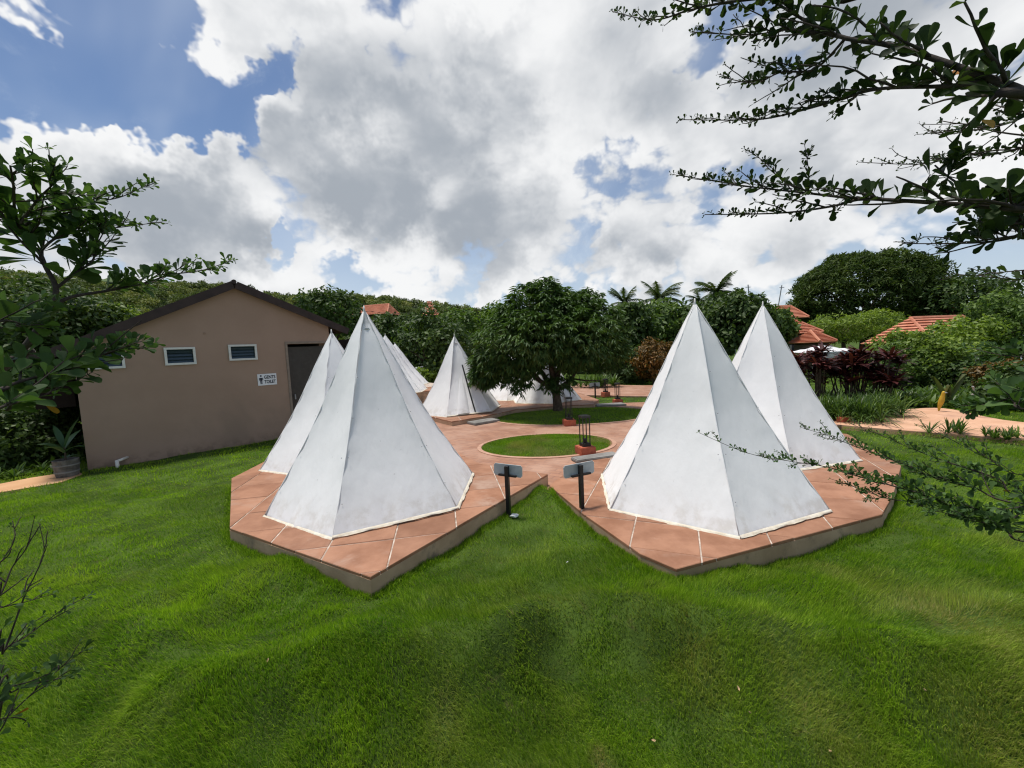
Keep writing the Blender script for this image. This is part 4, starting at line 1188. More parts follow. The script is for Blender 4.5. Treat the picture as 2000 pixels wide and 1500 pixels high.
# broad canna-like plants
for i, (px, py, Y, lab, mt, s) in enumerate(((1850, 790, 9.9, 'broad leaved plant with two tall bronze leaves beside the yellow statue', 'cordy_green', .85),)):
    g = D(px, py, Y); r2 = np.random.default_rng(96)
    root = empty('canna_plant', (g[0], g[1], -.13)); tag(root, lab, 'plant')
    for k, (ax, tilt, l) in enumerate(((-1, .55, .85), (1, .52, .88), (.15, .15, .55), (-.3, .3, .45))):
        vs = []; fs = []; n = 7
        for q in range(n):
            u = q / (n - 1); wd = .085 * math.sin(pi * min(1, u * .92 + .06)) ** .7 * s * (1 - .2 * u); x = ax * tilt * l * s * (u + .25 * u * u) * .8; z = l * s * u * .92
            vs += [(x - wd * .9, -.05 * u, z + ax * wd * .35), (x, .02 + .03 * u, z), (x + wd * .9, -.05 * u, z - ax * wd * .35)]
        for q in range(n - 1):
            for j in range(2): fs.append((q * 3 + j, q * 3 + j + 1, (q + 1) * 3 + j + 1, (q + 1) * 3 + j))
        me = bpy.data.meshes.new('leaf'); me.from_pydata(vs, [], fs); me.update(); me.shade_smooth()
        at = me.attributes.new('rnd', 'FLOAT', 'POINT'); at.data.foreach_set('value', [.3 + .2 * k] * len(vs))
        link_mesh('leaf', me, M[mt], root, loc=(.02 * k, .02 * k, .05))


# bed of variegated ground cover and low planting: too many small plants to count
def ground_cover(name, label, poly, n, L, Wd, mat, seed, z=-.16, up=.8):
    r = np.random.default_rng(seed); xs = [p[0] for p in poly]; ys = [p[1] for p in poly]
    P = np.stack([r.uniform(min(xs), max(xs), n * 3), r.uniform(min(ys), max(ys), n * 3)], -1); P = P[in_poly(P[:, 0], P[:, 1], poly)][:n]
    V, F, T = sword_geo(r, [(p[0], p[1], z) for p in P], 7, L, Wd, up=up, arch=.9, seg=3)
    o = link_mesh(name, fast_mesh(name, V, F, {'rnd': T}), M[mat]); tag(o, label, 'plants', kind='stuff')


ground_cover('flower_bed', 'bed of pale variegated plants beyond the far path', [(4.6, 20.9), (9.5, 18.9), (11, 21), (5.2, 23.6)], 700, .42, .07, 'bed', 101)
ground_cover('undergrowth', 'dark undergrowth below the shrubs right of the orange path', [(7.2, 10.2), (10.3, 9.75), (11.6, 8.3), (14, 8.6), (13, 12), (8, 13)], 700, .34, .05, 'lily', 102)
ground_cover('undergrowth', 'dark undergrowth under the hedge left of the toilet building', [tuple(G(x, y, -.2)[:2]) for x, y in ((-150, 960), (150, 915), (165, 890), (-150, 890))], 260, .24, .04, 'lily', 103, -.2)

# ------------------------------------------------------------------ bird statues, brick, tub with seedling
def bird(name, label, loc, prof, mat, beak, neck=None, yaw=0):
    r = empty(name, loc, yaw); tag(r, label, 'statue', 'bird statues by the path')
    bm = bmesh.new(); me = bpy.data.meshes.new('body')
    vs = [bm.verts.new(p[:3]) for p in prof]; [bm.edges.new((vs[i], vs[i + 1])) for i in range(len(vs) - 1)]
    bm.to_mesh(me); bm.free()
    o = link_mesh('body', me, M[mat], r); md = o.modifiers.new('skin', 'SKIN')
    for i, sv in enumerate(me.skin_vertices[0].data): sv.radius = (prof[i][3], prof[i][4])
    me.skin_vertices[0].data[0].use_root = True
    sb = o.modifiers.new('sub', 'SUBSURF'); sb.levels = 2; sb.render_levels = 2
    MB().lathe([(beak[3], 0), (beak[3] * .7, beak[4] * .5), (.002, beak[4])], 8).build('beak', M['pole'], r, loc=beak[:3], rot=(radians(95), 0, 0))
    return r


g = G(1837, 803, -.13)
bird('bird_statue', 'yellow bird statue standing at the far edge of the orange path', (g[0], g[1], -.12), [(0, .05, -.02, .025, .02), (0, .04, .10, .05, .045), (0, .0, .24, .085, .08), (0, -.03, .36, .085, .08), (0, -.05, .46, .055, .05), (-.01, -.07, .54, .055, .055), (-.01, -.08, .58, .03, .03)], 'yellow_statue', (-.01, -.11, .54, .02, .07), yaw=.2).scale = (.68, .68, .78)
g = G(1897, 806, -.13)
bird('bird_statue', 'slim grey heron statue with an upright neck beside the orange path', (g[0], g[1], -.12), [(0.03, .08, .02, .02, .02), (.01, .03, .18, .06, .06), (0, 0, .30, .065, .06), (-.01, -.04, .40, .03, .03), (.02, -.03, .50, .020, .02), (.0, -.05, .60, .022, .022), (-.03, -.08, .64, .03, .025)], 'grey_statue', (-.04, -.10, .64, .012, .12), yaw=-.5).scale = (.85, .85, .9)
g = G(1648, 824, -.14)
tag(MB().box((0, 0, .05), (.26, .14, .10)).build('clay_block', M['pedestal'], loc=(g[0], g[1], -.13), rot=(0, 0, .3)), 'dark red clay block at the foot of the strap leaved clump', 'block')

g = G(133, 934, -.2); TB = empty('planter_tub', (g[0], g[1], -.155)); tag(TB, 'weathered wooden tub on the sandy path at the left corner of the building', 'planter')
MB().lathe([(.145, 0), (.150, .02), (.165, .16), (.172, .30), (.160, .305), (.150, .27), (.02, .265)], 18).build('tub', M['barrel'], TB)
MB().lathe([(.156, .07), (.163, .072), (.165, .095), (.157, .098)], 18).build('band', M['grey_step'], TB)
MB().lathe([(.168, .19), (.174, .192), (.176, .212), (.169, .215)], 18).build('band', M['grey_step'], TB)
MB().lathe([(.148, .262), (.10, .275), (.01, .28)], 14).build('soil', M['soil'], TB)
SD = empty('seedling', (g[0], g[1], .11)); tag(SD, 'young broad leaved seedling growing in the weathered tub', 'plant')
MB().tube([(0, 0, 0), (.01, 0, .14), (.0, 0, .26)], [.016, .013, .009], 6).build('stem', M['tree_light'] if False else M['bark'], SD)
for k, (az, tilt, l, wd, z) in enumerate(((2.7, .55, .52, .10, .22), (.35, .38, .58, .11, .22), (3.4, .95, .42, .13, .16), (4.8, .9, .36, .14, .14), (.1, 1.1, .36, .08, .15), (2.3, 1.25, .20, .10, .04), (.8, 1.2, .18, .09, .04), (1.6, .7, .45, .1, .2))):
    vs = []; fs = []; n = 7; hx_, hy_ = cos(az), sin(az); ex, ey = -sin(az), cos(az)
    for q in range(n):
        u = q / (n - 1); ww = wd * .5 * math.sin(pi * min(1, u * .95 + .04)) ** .8; ro = l * u * sin(tilt * (.7 + .5 * u)); zo = l * u * cos(tilt * (.7 + .5 * u))
        for sgn in (-1, 0, 1): vs.append((hx_ * ro + ex * ww * sgn, hy_ * ro + ey * ww * sgn, z + zo + abs(sgn) * ww * .35))
    for q in range(n - 1):
        for j in range(2): fs.append((q * 3 + j, q * 3 + j + 1, (q + 1) * 3 + j + 1, (q + 1) * 3 + j))
    me = bpy.data.meshes.new('leaf'); me.from_pydata(vs, [], fs); me.update(); me.shade_smooth()
    at = me.attributes.new('rnd', 'FLOAT', 'POINT'); at.data.foreach_set('value', [.2 + .09 * k] * len(vs))
    link_mesh('leaf', me, M['seedling'], SD)


# ------------------------------------------------------------------ palms
def palm(px, py, Y, seed, label, sc=1.0, lean=0.0):
    r = np.random.default_rng(seed); c = D(px, py, Y); gz_ = -.2
    root = empty('palm_tree', (c[0], c[1], gz_)); tag(root, label, 'palm', 'palms above the trees')
    h = c[2] - gz_
    MB().tube([(lean, 0, -.3), (lean * .6, 0, h * .4), (lean * .2, .05, h * .8), (0, 0, h)], [.20, .15, .13, .11], 8).build('trunk', M['bark'], root, smooth=True)
    for i in range(26):
        a = 2 * pi * i / 26 + r.random() * .4; el = r.uniform(-.35, 1.25); l = (1.75 + .5 * r.random()) * sc; n = 15
        hdir = np.array([cos(a), sin(a), 0]); d = unit(hdir * cos(el) + np.array([0, 0, sin(el)])); p = np.zeros(3); sd = np.array([-sin(a), cos(a), 0])
        Vs = []; Fs = []; T = []; tone = r.random() * .6 + (.35 if el < -.1 else 0)
        for k in range(n):
            d = unit(d + np.array([0, 0, -.085])); q = p + d * l / n
            up_ = unit(np.cross(d, sd)); wl = .62 * sc * sin(pi * min(1, (k + 1.2) / (n + .6))) ** .6
            for s_ in (-1, 1):
                for hlf in (0, 1):
                    bb = len(Vs); b0 = p + (q - p) * hlf * .5
                    tip = b0 + unit(sd * s_ * .75 + d * .75 + np.array([0, 0, -.45 - .3 * r.random()])) * wl
                    Vs += [b0, b0 + d * .085 * sc, tip]; Fs.append((bb, bb + 1, bb + 2)); T += [tone] * 3
            bb = len(Vs); Vs += [p + sd * .018, p - sd * .018, q]; Fs.append((bb, bb + 1, bb + 2)); T += [tone] * 3
            p = q
        o = link_mesh('frond', fast_mesh('frond', np.array(Vs), np.array(Fs), {'rnd': np.clip(T, 0, 1)}), M['palm'], root, loc=(0, 0, h))


palm(1219, 591, 33, 1, 'leftmost small palm right beside the mango tree crown', .85)
palm(1286, 584, 31, 2, 'middle palm left of the big right tent peak', 1.0)
palm(1398, 571, 33, 3, 'tallest palm, right of the big right tent peak', 1.05)
palm(1366, 588, 40, 4, 'small palm directly behind the big right tent peak', .75)


# ------------------------------------------------------------------ cottages with orange tiled roofs
def tiled_slope(mb, a, b, c, d, rows):
    """a,b = eave corners, d,c = ridge corners; stepped tile courses"""
    a, b, c, d = (np.array(p, float) for p in (a, b, c, d)); nrm = unit(np.cross(b - a, d - a)); nrm = nrm if nrm[2] > 0 else -nrm
    for k in range(rows):
        q0, q1 = k / rows, (k + 1) / rows
        l0, r0, l1, r1 = a + (d - a) * q0, b + (c - b) * q0, a + (d - a) * q1, b + (c - b) * q1
        vs = [l0, r0, r1, l1, l0 + nrm * .09, r0 + nrm * .09, r1 + nrm * .02, l1 + nrm * .02]
        mb.add(vs, [(4, 5, 6, 7), (0, 1, 5, 4), (1, 2, 6, 5), (3, 0, 4, 7), (3, 2, 1, 0)])


def cottage(label, c, L, Wd, hw, hr, yaw, hip=.9, overh=.5, name='cottage'):
    """house of length L, width Wd, wall height hw, ridge hr above the wall"""
    root = empty(name, c, yaw); tag(root, label, 'house', 'cottages with orange tiled roofs')
    MB().box((0, 0, hw / 2 - .3), (L, Wd, hw + .6)).build('wall', M['cottage_wall'], root)
    x, y = L / 2 + overh, Wd / 2 + overh; e = hw - .15
    rx = max(.15, x - hip * y)
    mb = MB(); rw = 9
    tiled_slope(mb, (-x, -y, e), (x, -y, e), (rx, 0, hw + hr), (-rx, 0, hw + hr), rw)
    tiled_slope(mb, (x, y, e), (-x, y, e), (-rx, 0, hw + hr), (rx, 0, hw + hr), rw)
    tiled_slope(mb, (x, -y, e), (x, y, e), (rx, .01, hw + hr), (rx, -.01, hw + hr), rw)
    tiled_slope(mb, (-x, y, e), (-x, -y, e), (-rx, -.01, hw + hr), (-rx, .01, hw + hr), rw)
    rf = mb.build('roof', M['tile_roof'], root)
    MB().tube([(-rx, 0, hw + hr + .04), (rx, 0, hw + hr + .04)], .09, 6).build('ridge_tiles', M['tile_roof'], rf)
    for (sx, sy) in ((-1, -1), (1, -1)):
        MB().tube([(sx * x, sy * y, e + .1), (sx * rx, 0, hw + hr + .05)], .07, 6).build('ridge_tiles', M['tile_roof'], rf)
    MB().box((0, 0, e - .02), (2 * x - .1, 2 * y - .1, .06)).build('soffit', M['soffit'], root)
    for k in (-.28, .28):
        wn = MB().box((k * L, -Wd / 2 - .02, hw * .5), (.9, .08, 1.0)).build('window', M['white_frame'], root)
        MB().box((k * L, -Wd / 2 - .065, hw * .5), (.74, .02, .84)).build('pane', M['louvre'], wn)
    return root


def put_house(label, px, py_eave, Y, L, Wd, hw, hr, yaw, **kw):
    c = D(px, py_eave, Y); cottage(label, (c[0], c[1], c[2] - hw + .15), L, Wd, hw, hr, yaw, **kw)


put_house('cottage with a pyramid roof right behind the bluish tent', 1548, 653, 26, 1.5, 1.5, 2.3, .72, radians(8), hip=1.05, overh=.35)
put_house('upper cottage roof behind the pyramid roof left of the dome tree', 1530, 624, 34, 1.3, 1.6, 2.8, .9, radians(5), hip=.4)
put_house('low tiled shed roof at the foot of the dome tree', 1585, 670, 23, 1.1, 1.2, 1.6, .5, radians(25), overh=.25)
put_house('long cottage with a wide orange roof behind the green shrubs', 1828, 667, 21, 5.2, 2.2, 1.6, 1.05, radians(16), hip=.7, overh=.4)
put_house('farther cottage roof right of the dome tree', 1868, 625, 32, 2.6, 2.6, 2.2, 1.0, radians(-18), hip=.5)
put_house('cottage roof in the trees at the foot of the wooded hill', 736, 617, 46, 3.4, 2.0, 2.0, 1.0, radians(-14), hip=.4)
put_house('tiny orange roof among the hill trees right of the larger one', 840, 617, 50, .7, .9, 2.4, 1.5, radians(20), hip=.9)
put_house('low orange roof seen between the mango tree and the big right tent', 1296, 683, 26, 1.5, 1.6, 1.4, .55, radians(0), overh=.2)

# white marquee and white event tents behind the garden
def marquee(label, px, py, Y, L, Wd, h, hr, yaw):
    c = D(px, py, Y); root = empty('marquee', (c[0], c[1], c[2] - h), yaw); tag(root, label, 'marquee', 'white marquees behind the garden')
    for sx in (-1, 1):
        for sy in (-1, 1): MB().tube([(sx * L / 2, sy * Wd / 2, -.3), (sx * L / 2, sy * Wd / 2, h)], .04, 8).build('pole', M['pole'], root)
    n = max(1, round(L / 2.6)); sg = L / n
    for k in range(n):
        x0 = -L / 2 + k * sg; cx = x0 + sg / 2; mb = MB()
        vs = []; N_ = 8
        for i in range(N_ + 1):
            for j in range(N_ + 1):
                a, b = i / N_ * 2 - 1, j / N_ * 2 - 1; q = max(abs(a), abs(b)); vs.append((cx + a * sg / 2, b * Wd / 2, h + hr * (1 - q) ** 1.5))
        mb.add(vs, [(i * 9 + j, i * 9 + j + 1, (i + 1) * 9 + j + 1, (i + 1) * 9 + j) for i in range(N_) for j in range(N_)])
        mb.build('canopy', M['marquee'], root)
    for sy in (-1, 1): MB().box((0, sy * (Wd / 2 + .01), h - .13), (L, .01, .26)).build('valance', M['marquee'], root)
    return root


marquee('white marquee canopy right of the bluish tent above the dark red bush', 1605, 686, 19, 2.6, 2.0, 2.0, .30, radians(5))
marquee('white canopy showing through the shrubs above the grey heron', 1930, 700, 17, 3.4, 2.2, 1.9, .4, radians(-10))
o_ = D(1905, 735, 17.2)
tag(MB().box((0, 0, .6), (3.6, .06, 1.9)).build('white_wall', M['marquee'], loc=(o_[0] + .6, o_[1], -.2), rot=(0, 0, -.1)), 'white wall panel glimpsed through the shrubs at the right', 'wall')

# slender poles and a cable on the skyline
for (x0, y0, x1, y1, Y, lab) in ((1461, 556, 1468, 640, 42, 'thin pole on the skyline left of the dome tree'), (1527, 557, 1513, 640, 44, 'slanting thin pole behind the orange roofs'), (1438, 568, 1437, 640, 40, 'short pole with a fitting beside the tallest palm')):
    a, b = D(x0, y0, Y), D(x1, y1, Y); root = empty('utility_pole', (b[0], b[1], -.3)); tag(root, lab, 'pole', 'thin poles on the skyline')
    d = a - b; k = (b[2] + .3) / d[2]; base = b - d * k
    MB().tube([tuple(base - np.array([b[0], b[1], -.3])), tuple(a - np.array([b[0], b[1], -.3]))], .05, 8).build('pole', M['pole'], root)
    MB().box(tuple(a - np.array([b[0], b[1], -.3]) + np.array([0, 0, -.25])), (.5, .05, .05)).build('crossarm', M['pole'], root)
pts = [D(680 + 280 * k / 12, 605 + 14 * k / 12 + 3 * sin(pi * k / 12), 40) for k in range(13)]
tag(MB().tube([tuple(p) for p in pts], .018, 5).build('cable', M['wire']), 'thin overhead cable crossing in front of the wooded hill', 'cable')

# ------------------------------------------------------------------ wooded hill
RIDGE = [(-900, 532), (0, 544), (250, 560), (430, 566), (560, 583), (690, 581), (800, 590), (960, 608), (1100, 616), (1300, 630), (1500, 616), (1700, 609), (1850, 596), (2000, 590), (2900, 579)]


def ridge_h(azx):
    """skyline height at 230 m for a bearing given as a pixel column"""
    ys = np.interp(azx, [p[0] for p in RIDGE], [p[1] for p in RIDGE]); return ys


def hill_z(X, Y):
    px = 1000 + 800 * X / np.maximum(Y, 1.0)
    py = ridge_h(px)
    hor = 684.5 - (px - 1000) * .0471
    top = (hor - py) / 800.0 * 215 - 3.0
    t_ = np.clip((Y - 48) / (200 - 48), 0, 1); t_ = t_ * t_ * (3 - 2 * t_)
    return -.4 + top * t_ + 2.5 * (N1.fbm(X / 30 + 50, Y / 30 + 50, 3) - .45) * np.clip((Y - 48) / 60, 0, 1)


xs = np.linspace(-520, 520, 130); ys = np.concatenate([np.linspace(46, 220, 50), np.linspace(230, 420, 12)])
X, Y = np.meshgrid(xs, ys, indexing='ij'); X = X * np.clip(Y / 200, .25, 1.6)
Z = hill_z(X, Y); Z = np.where(Y > 240, Z - (Y - 240) * .12, Z)
i, j = np.meshgrid(np.arange(len(xs) - 1), np.arange(len(ys) - 1), indexing='ij'); k = len(ys)
o = link_mesh('hill', fast_mesh('hill', np.stack([X, Y, Z], -1).reshape(-1, 3), np.stack([i * k + j, (i + 1) * k + j, (i + 1) * k + j + 1, i * k + j + 1], -1).reshape(-1, 4), smooth=True), M['forest_floor'])
tag(o, kind='structure')


def forest():
    r = np.random.default_rng(77); protos = []
    for s in range(6):
        P, Dv, Nv, l, wd, tone = crown_leaves(np.random.default_rng(300 + s), (1, 1, .72), 17, 17, .30, .22, droop=.1, clump=.36, shell=(.3, .9), zlo=-.35)
        V, F = leaf_geo(P, Dv, Nv, l, wd); V = V.reshape(-1, 4, 3)[:, [0, 1, 2]]; V[:, 1] += (V[:, 1] - V.mean(1)) * .6; V = V.reshape(-1, 3); F = np.arange(len(V)).reshape(-1, 3); protos.append((V, F, np.repeat(tone, 3)))
    n = 3600; Yd = 82 + 160 * r.random(n) ** .95; px = r.uniform(-250, 2250, n); Xd = (px - 1000) / 800 * Yd
    Zd = hill_z(Xd, Yd); Vs = []; Fs = []; Ts = []; b = 0
    for q in range(n):
        V, F, T = protos[r.integers(6)]; a = r.random() * 6.28; s = (.95 + 1.25 * r.random() ** 1.6) * (.62 + Yd[q] / 300)
        R_ = np.array([[cos(a), -sin(a), 0], [sin(a), cos(a), 0], [0, 0, .9 + .5 * r.random()]])
        Vs.append(V @ R_.T * s + np.array([Xd[q], Yd[q], Zd[q] + s * .62])); Fs.append(F + b); b += len(V)
        Ts.append(np.clip(T * .60 + r.normal() * .24 + .20, 0, 1))
    o = link_mesh('forest', fast_mesh('forest', np.concatenate(Vs), np.concatenate(Fs), {'rnd': np.concatenate(Ts)}), M['forest'])
    tag(o, 'mass of trees covering the far hillside', 'forest', kind='stuff')


forest()


# ------------------------------------------------------------------ grass
def blades(P, h, wd, lean, az, tone, dry, seg):
    n = len(P); h = h[:, None]; wd = wd[:, None]
    H = np.stack([np.cos(az), np.sin(az), np.zeros(n)], -1)
    fa = rng.random(n) * 6.28; sd = np.stack([np.cos(fa), np.sin(fa), np.zeros(n)], -1)
    up = np.array([0, 0, 1.0]); l = lean[:, None]
    tip = P + H * h * l + up * h * np.sqrt(np.maximum(.05, 1 - l * l))
    if seg == 2:
        mid = P + H * h * l * .32 + up * h * .58 * np.sqrt(np.maximum(.2, 1 - l * l * .5))
        V = np.stack([P - sd * wd * .5, P + sd * wd * .5, mid - sd * wd * .42, mid + sd * wd * .42, tip], 1).reshape(-1, 3); k = 5
        f = np.array([[0, 1, 3], [0, 3, 2], [2, 3, 4]])
    else:
        V = np.stack([P - sd * wd * .5, P + sd * wd * .5, tip], 1).reshape(-1, 3); k = 3; f = np.array([[0, 1, 2]])
    F = (np.arange(n)[:, None, None] * k + f[None]).reshape(-1, 3)
    return V, F, np.repeat(tone, k), np.repeat(dry, k)


def dry_map(x, y):
    a = np.clip((N3.fbm(x * .9 + 7, y * 1.1 + 3, 4) - .50) * 4.5, 0, 1)
    b = np.clip((N4.fbm(x * 3.1, y * 3.4, 3) - .52) * 4.0, 0, 1)
    right = np.clip((x - .2) / 2.0, 0, 1) * np.clip((4.2 - y) / 1.5, 0, 1)
    d = .72 * np.clip(a * (.25 + .55 * right) + b * .30, 0, .85)
    for (cx, cy, s, w_) in ((.36, 1.86, .05, .95), (1.0, 2.25, .16, .5), (1.5, 2.0, .22, .45), (-.42, 2.0, .12, .4), (.75, 2.5, .15, .35)):
        d = np.maximum(d, w_ * np.exp(-((x - cx) ** 2 / s ** 2 + (y - cy) ** 2 / (s * 1.8) ** 2)))
    return d


def lawn():
    VS, FS, T, DR = [], [], [], []; b = 0
    for (y0, y1, n, seg, hh, ww) in ((.75, 2.3, 220000, 2, .052, .0027), (2.3, 3.6, 165000, 1, .054, .0042), (3.6, 6.2, 170000, 1, .048, .0055), (6.2, 11, 110000, 1, .050, .010), (11, 26, 70000, 1, .06, .022)):
        y = np.sqrt(rng.uniform(y0 ** 2, y1 ** 2, n * 2)); x = rng.uniform(-1.42, 1.42, n * 2) * y
        # clumping
        keep = rng.random(n * 2) < np.clip(.12 + 1.1 * N4.fbm(x * 7, y * 7, 2) + .5 * N3.fbm(x * 2.1 + 5, y * 2.1, 2) - .1, .08, 1)
        x, y = x[keep][:n], y[keep][:n]
        ok = ~hard(x, y, -.01) & ~in_poly(x, y, BLD); x, y = x[ok], y[ok]; m_ = len(x)
        z = ground_z(x, y)
        az = 6.28 * 1.3 * N1.fbm(x * .7 + 11, y * .7 + 5, 2) + 2.4 * N2(x * 4, y * 4) + rng.normal(size=m_) * .6
        tall = .25 + .75 * N2.fbm(x * 1.7 + 40, y * 1.7, 2) + 1.05 * N4.fbm(x * 4.6 + 13, y * 4.6, 2)
        dr = dry_map(x, y)
        h = hh * tall * (.6 + .8 * rng.random(m_)) * (1 - .35 * dr)
        lean = np.clip(.35 + .50 * N4.fbm(x * 2.4 + 70, y * 2.4, 2) + .20 * rng.normal(size=m_), .1, .95)
        tone = np.clip(-.22 + .75 * N3.fbm(x * 1.2 + 60, y * 1.2, 3) + .72 * N4.fbm(x * 4.6 + 13, y * 4.6, 2) + .26 * rng.normal(size=m_), 0, 1)
        drb = np.clip(dr * (.4 + 1.2 * rng.random(m_)) + (rng.random(m_) < .05) * .45, 0, 1)
        V, F, t_, d_ = blades(np.stack([x, y, z - .004], -1), h, ww * (.7 + .6 * rng.random(m_)), lean, az, tone, drb, seg)
        VS.append(V); FS.append(F + b); T.append(t_); DR.append(d_); b += len(V)
    # longer fringe along the platform risers
    for P in (PLAT_L, PLAT_R):
        for i in range(len(P)):
            p, q = np.array(P[i]), np.array(P[(i + 1) % len(P)]); l = np.linalg.norm(q - p); n = int(l * 1500)
            nn = np.array([q[1] - p[1], p[0] - q[0]]) / l; s = rng.random(n); o = np.abs(rng.normal(size=n)) * .035 + .004
            x = p[0] + (q[0] - p[0]) * s + nn[0] * o; y = p[1] + (q[1] - p[1]) * s + nn[1] * o
            ok = ~hard(x, y); x, y = x[ok], y[ok]; n = len(x)
            if n == 0: continue
            z = ground_z(x, y); h = .055 * (.5 + 1.0 * N2.fbm(x * 3, y * 3, 2)) * (.6 + .8 * rng.random(n))
            V, F, t_, d_ = blades(np.stack([x, y, z - .004], -1), h, np.full(n, .0042), np.clip(.4 + .25 * rng.normal(size=n), .05, .9), rng.random(n) * 6.28, np.clip(.35 + .25 * rng.normal(size=n), 0, 1), np.zeros(n), 2)
            VS.append(V); FS.append(F + b); T.append(t_); DR.append(d_); b += len(V)
    for isl, n in ((ISL1, 42000), (ISL2, 42000)):
        (cx, cy), a, bb = isl; th = rng.random(n) * 6.28; q = np.sqrt(rng.random(n))
        x = cx + a * q * np.cos(th); y = cy + bb * q * np.sin(th); z = ZP + .045 - .055 * q ** 3
        keep = ~in_poly(x, y, PLAT_M); x, y, z = x[keep], y[keep], z[keep]; n = len(x)
        az = 9 * N1.fbm(x * 1.3, y * 1.3, 2) + rng.normal(size=n) * .8
        dr = np.clip((N4.fbm(x * 2.2, y * 2.2, 3) - .45) * 3, 0, .7) * (1 if isl is ISL1 else .3)
        V, F, t_, d_ = blades(np.stack([x, y, z - .012], -1), .045 * (.6 + .8 * rng.random(n)), np.full(n, .010), np.clip(.6 + .22 * rng.normal(size=n), .1, .95), az, np.clip(.35 + .25 * rng.normal(size=n), 0, 1), dr, 1)
        VS.append(V); FS.append(F + b); T.append(t_); DR.append(d_); b += len(V)
    V = np.concatenate(VS); F = np.concatenate(FS)
    o = link_mesh('lawn_grass', fast_mesh('lawn_grass', V, F, {'rnd': np.concatenate(T), 'dry': np.concatenate(DR)}), M['grass'])
    tag(o, 'soft uneven green lawn grass around the tent platforms', 'grass', kind='stuff')


lawn()

# a few fallen leaves on the lawn
for i, (px, py, s, mt, lab) in enumerate(((1442, 1345, .013, 'leaf_dead', 'pale fallen leaf on the right lawn'), (1806, 1348, .011, 'leaf_dead', 'small pale fallen leaf on the grass far right'), (1622, 1468, .014, 'leaf_dead', 'brown fallen leaf near the bottom right'), (1277, 1447, .015, 'leaf_dead', 'curled brown fallen leaf near the bottom centre'), (1108, 1098, .011, 'rubble', 'tiny white scrap on the grass between the platforms'), (523, 1290, .011, 'leaf_dead', 'pale fallen leaf on the left lawn'), (1464, 1392, .009, 'leaf_dead', 'tiny fallen leaf right of the bottom centre'))):
    g = G(px, py, -.15)
    for _k in range(4): z = gz(g[0], g[1]); g = G(px, py, z + .03)
    a = i * 1.3; vs = [(0, -s, 0), (s * .45, -s * .2, .006), (s * .35, s * .6, .004), (0, s, .008), (-s * .35, s * .6, .006), (-s * .45, -s * .2, .004), (0, 0, -.003)]
    me = bpy.data.meshes.new('fallen_leaf'); me.from_pydata(vs, [], [(6, k, (k + 1) % 6) for k in range(6)]); me.update()
    nm = 'fallen_leaf' if mt != 'rubble' else 'paper_scrap'
    tag(link_mesh(nm, me, M[mt], loc=tuple(g), rot=(.25, .2, a)), lab, 'leaf' if mt != 'rubble' else 'scrap')

# ------------------------------------------------------------------ overhanging trees close to the camera
LEAF_OUT = [(0, .016), (.20, .045), (.42, .110), (.62, .190), (.78, .236), (.89, .216), (.965, .130), (1.0, .0)]


def leaf_template(curl, fold, simple=False):
    out = LEAF_OUT if not simple else [LEAF_OUT[0], LEAF_OUT[2], LEAF_OUT[4], LEAF_OUT[6], LEAF_OUT[7]]
    vs = []; fs = []; n = len(out)
    for (t_, h) in out: vs += [(-h, t_, h * fold + curl * t_ * t_), (0, t_, curl * t_ * t_), (h, t_, h * fold + curl * t_ * t_)]
    for i in range(n - 1):
        for j in range(2): fs.append((i * 3 + j, i * 3 + j + 1, (i + 1) * 3 + j + 1, (i + 1) * 3 + j))
    return np.array(vs), fs


LEAF_MESHES = {}


def leaf_mesh(k, matname):
    key = (k, matname)
    if key not in LEAF_MESHES:
        vs, fs = leaf_template((-.10, .06, -.20, .14)[k], (.25, .35, .15, .45)[k])
        me = bpy.data.meshes.new('leaf'); me.from_pydata([tuple(p) for p in vs], [], fs); me.update(); me.shade_smooth(); me.materials.append(M[matname]); LEAF_MESHES[key] = me
    return LEAF_MESHES[key]


def resample(pts, n):
    pts = [np.array(p, float) for p in pts]; k = len(pts); out = []
    for i in range(n):
        s = i / (n - 1) * (k - 1); a = min(int(s), k - 2); t_ = s - a
        p0, p1, p2, p3 = pts[max(a - 1, 0)], pts[a], pts[a + 1], pts[min(a + 2, k - 1)]
        out.append(.5 * ((2 * p1) + (-p0 + p2) * t_ + (2 * p0 - 5 * p1 + 4 * p2 - p3) * t_ ** 2 + (-p0 + 3 * p1 - 3 * p2 + p3) * t_ ** 3))
    return out


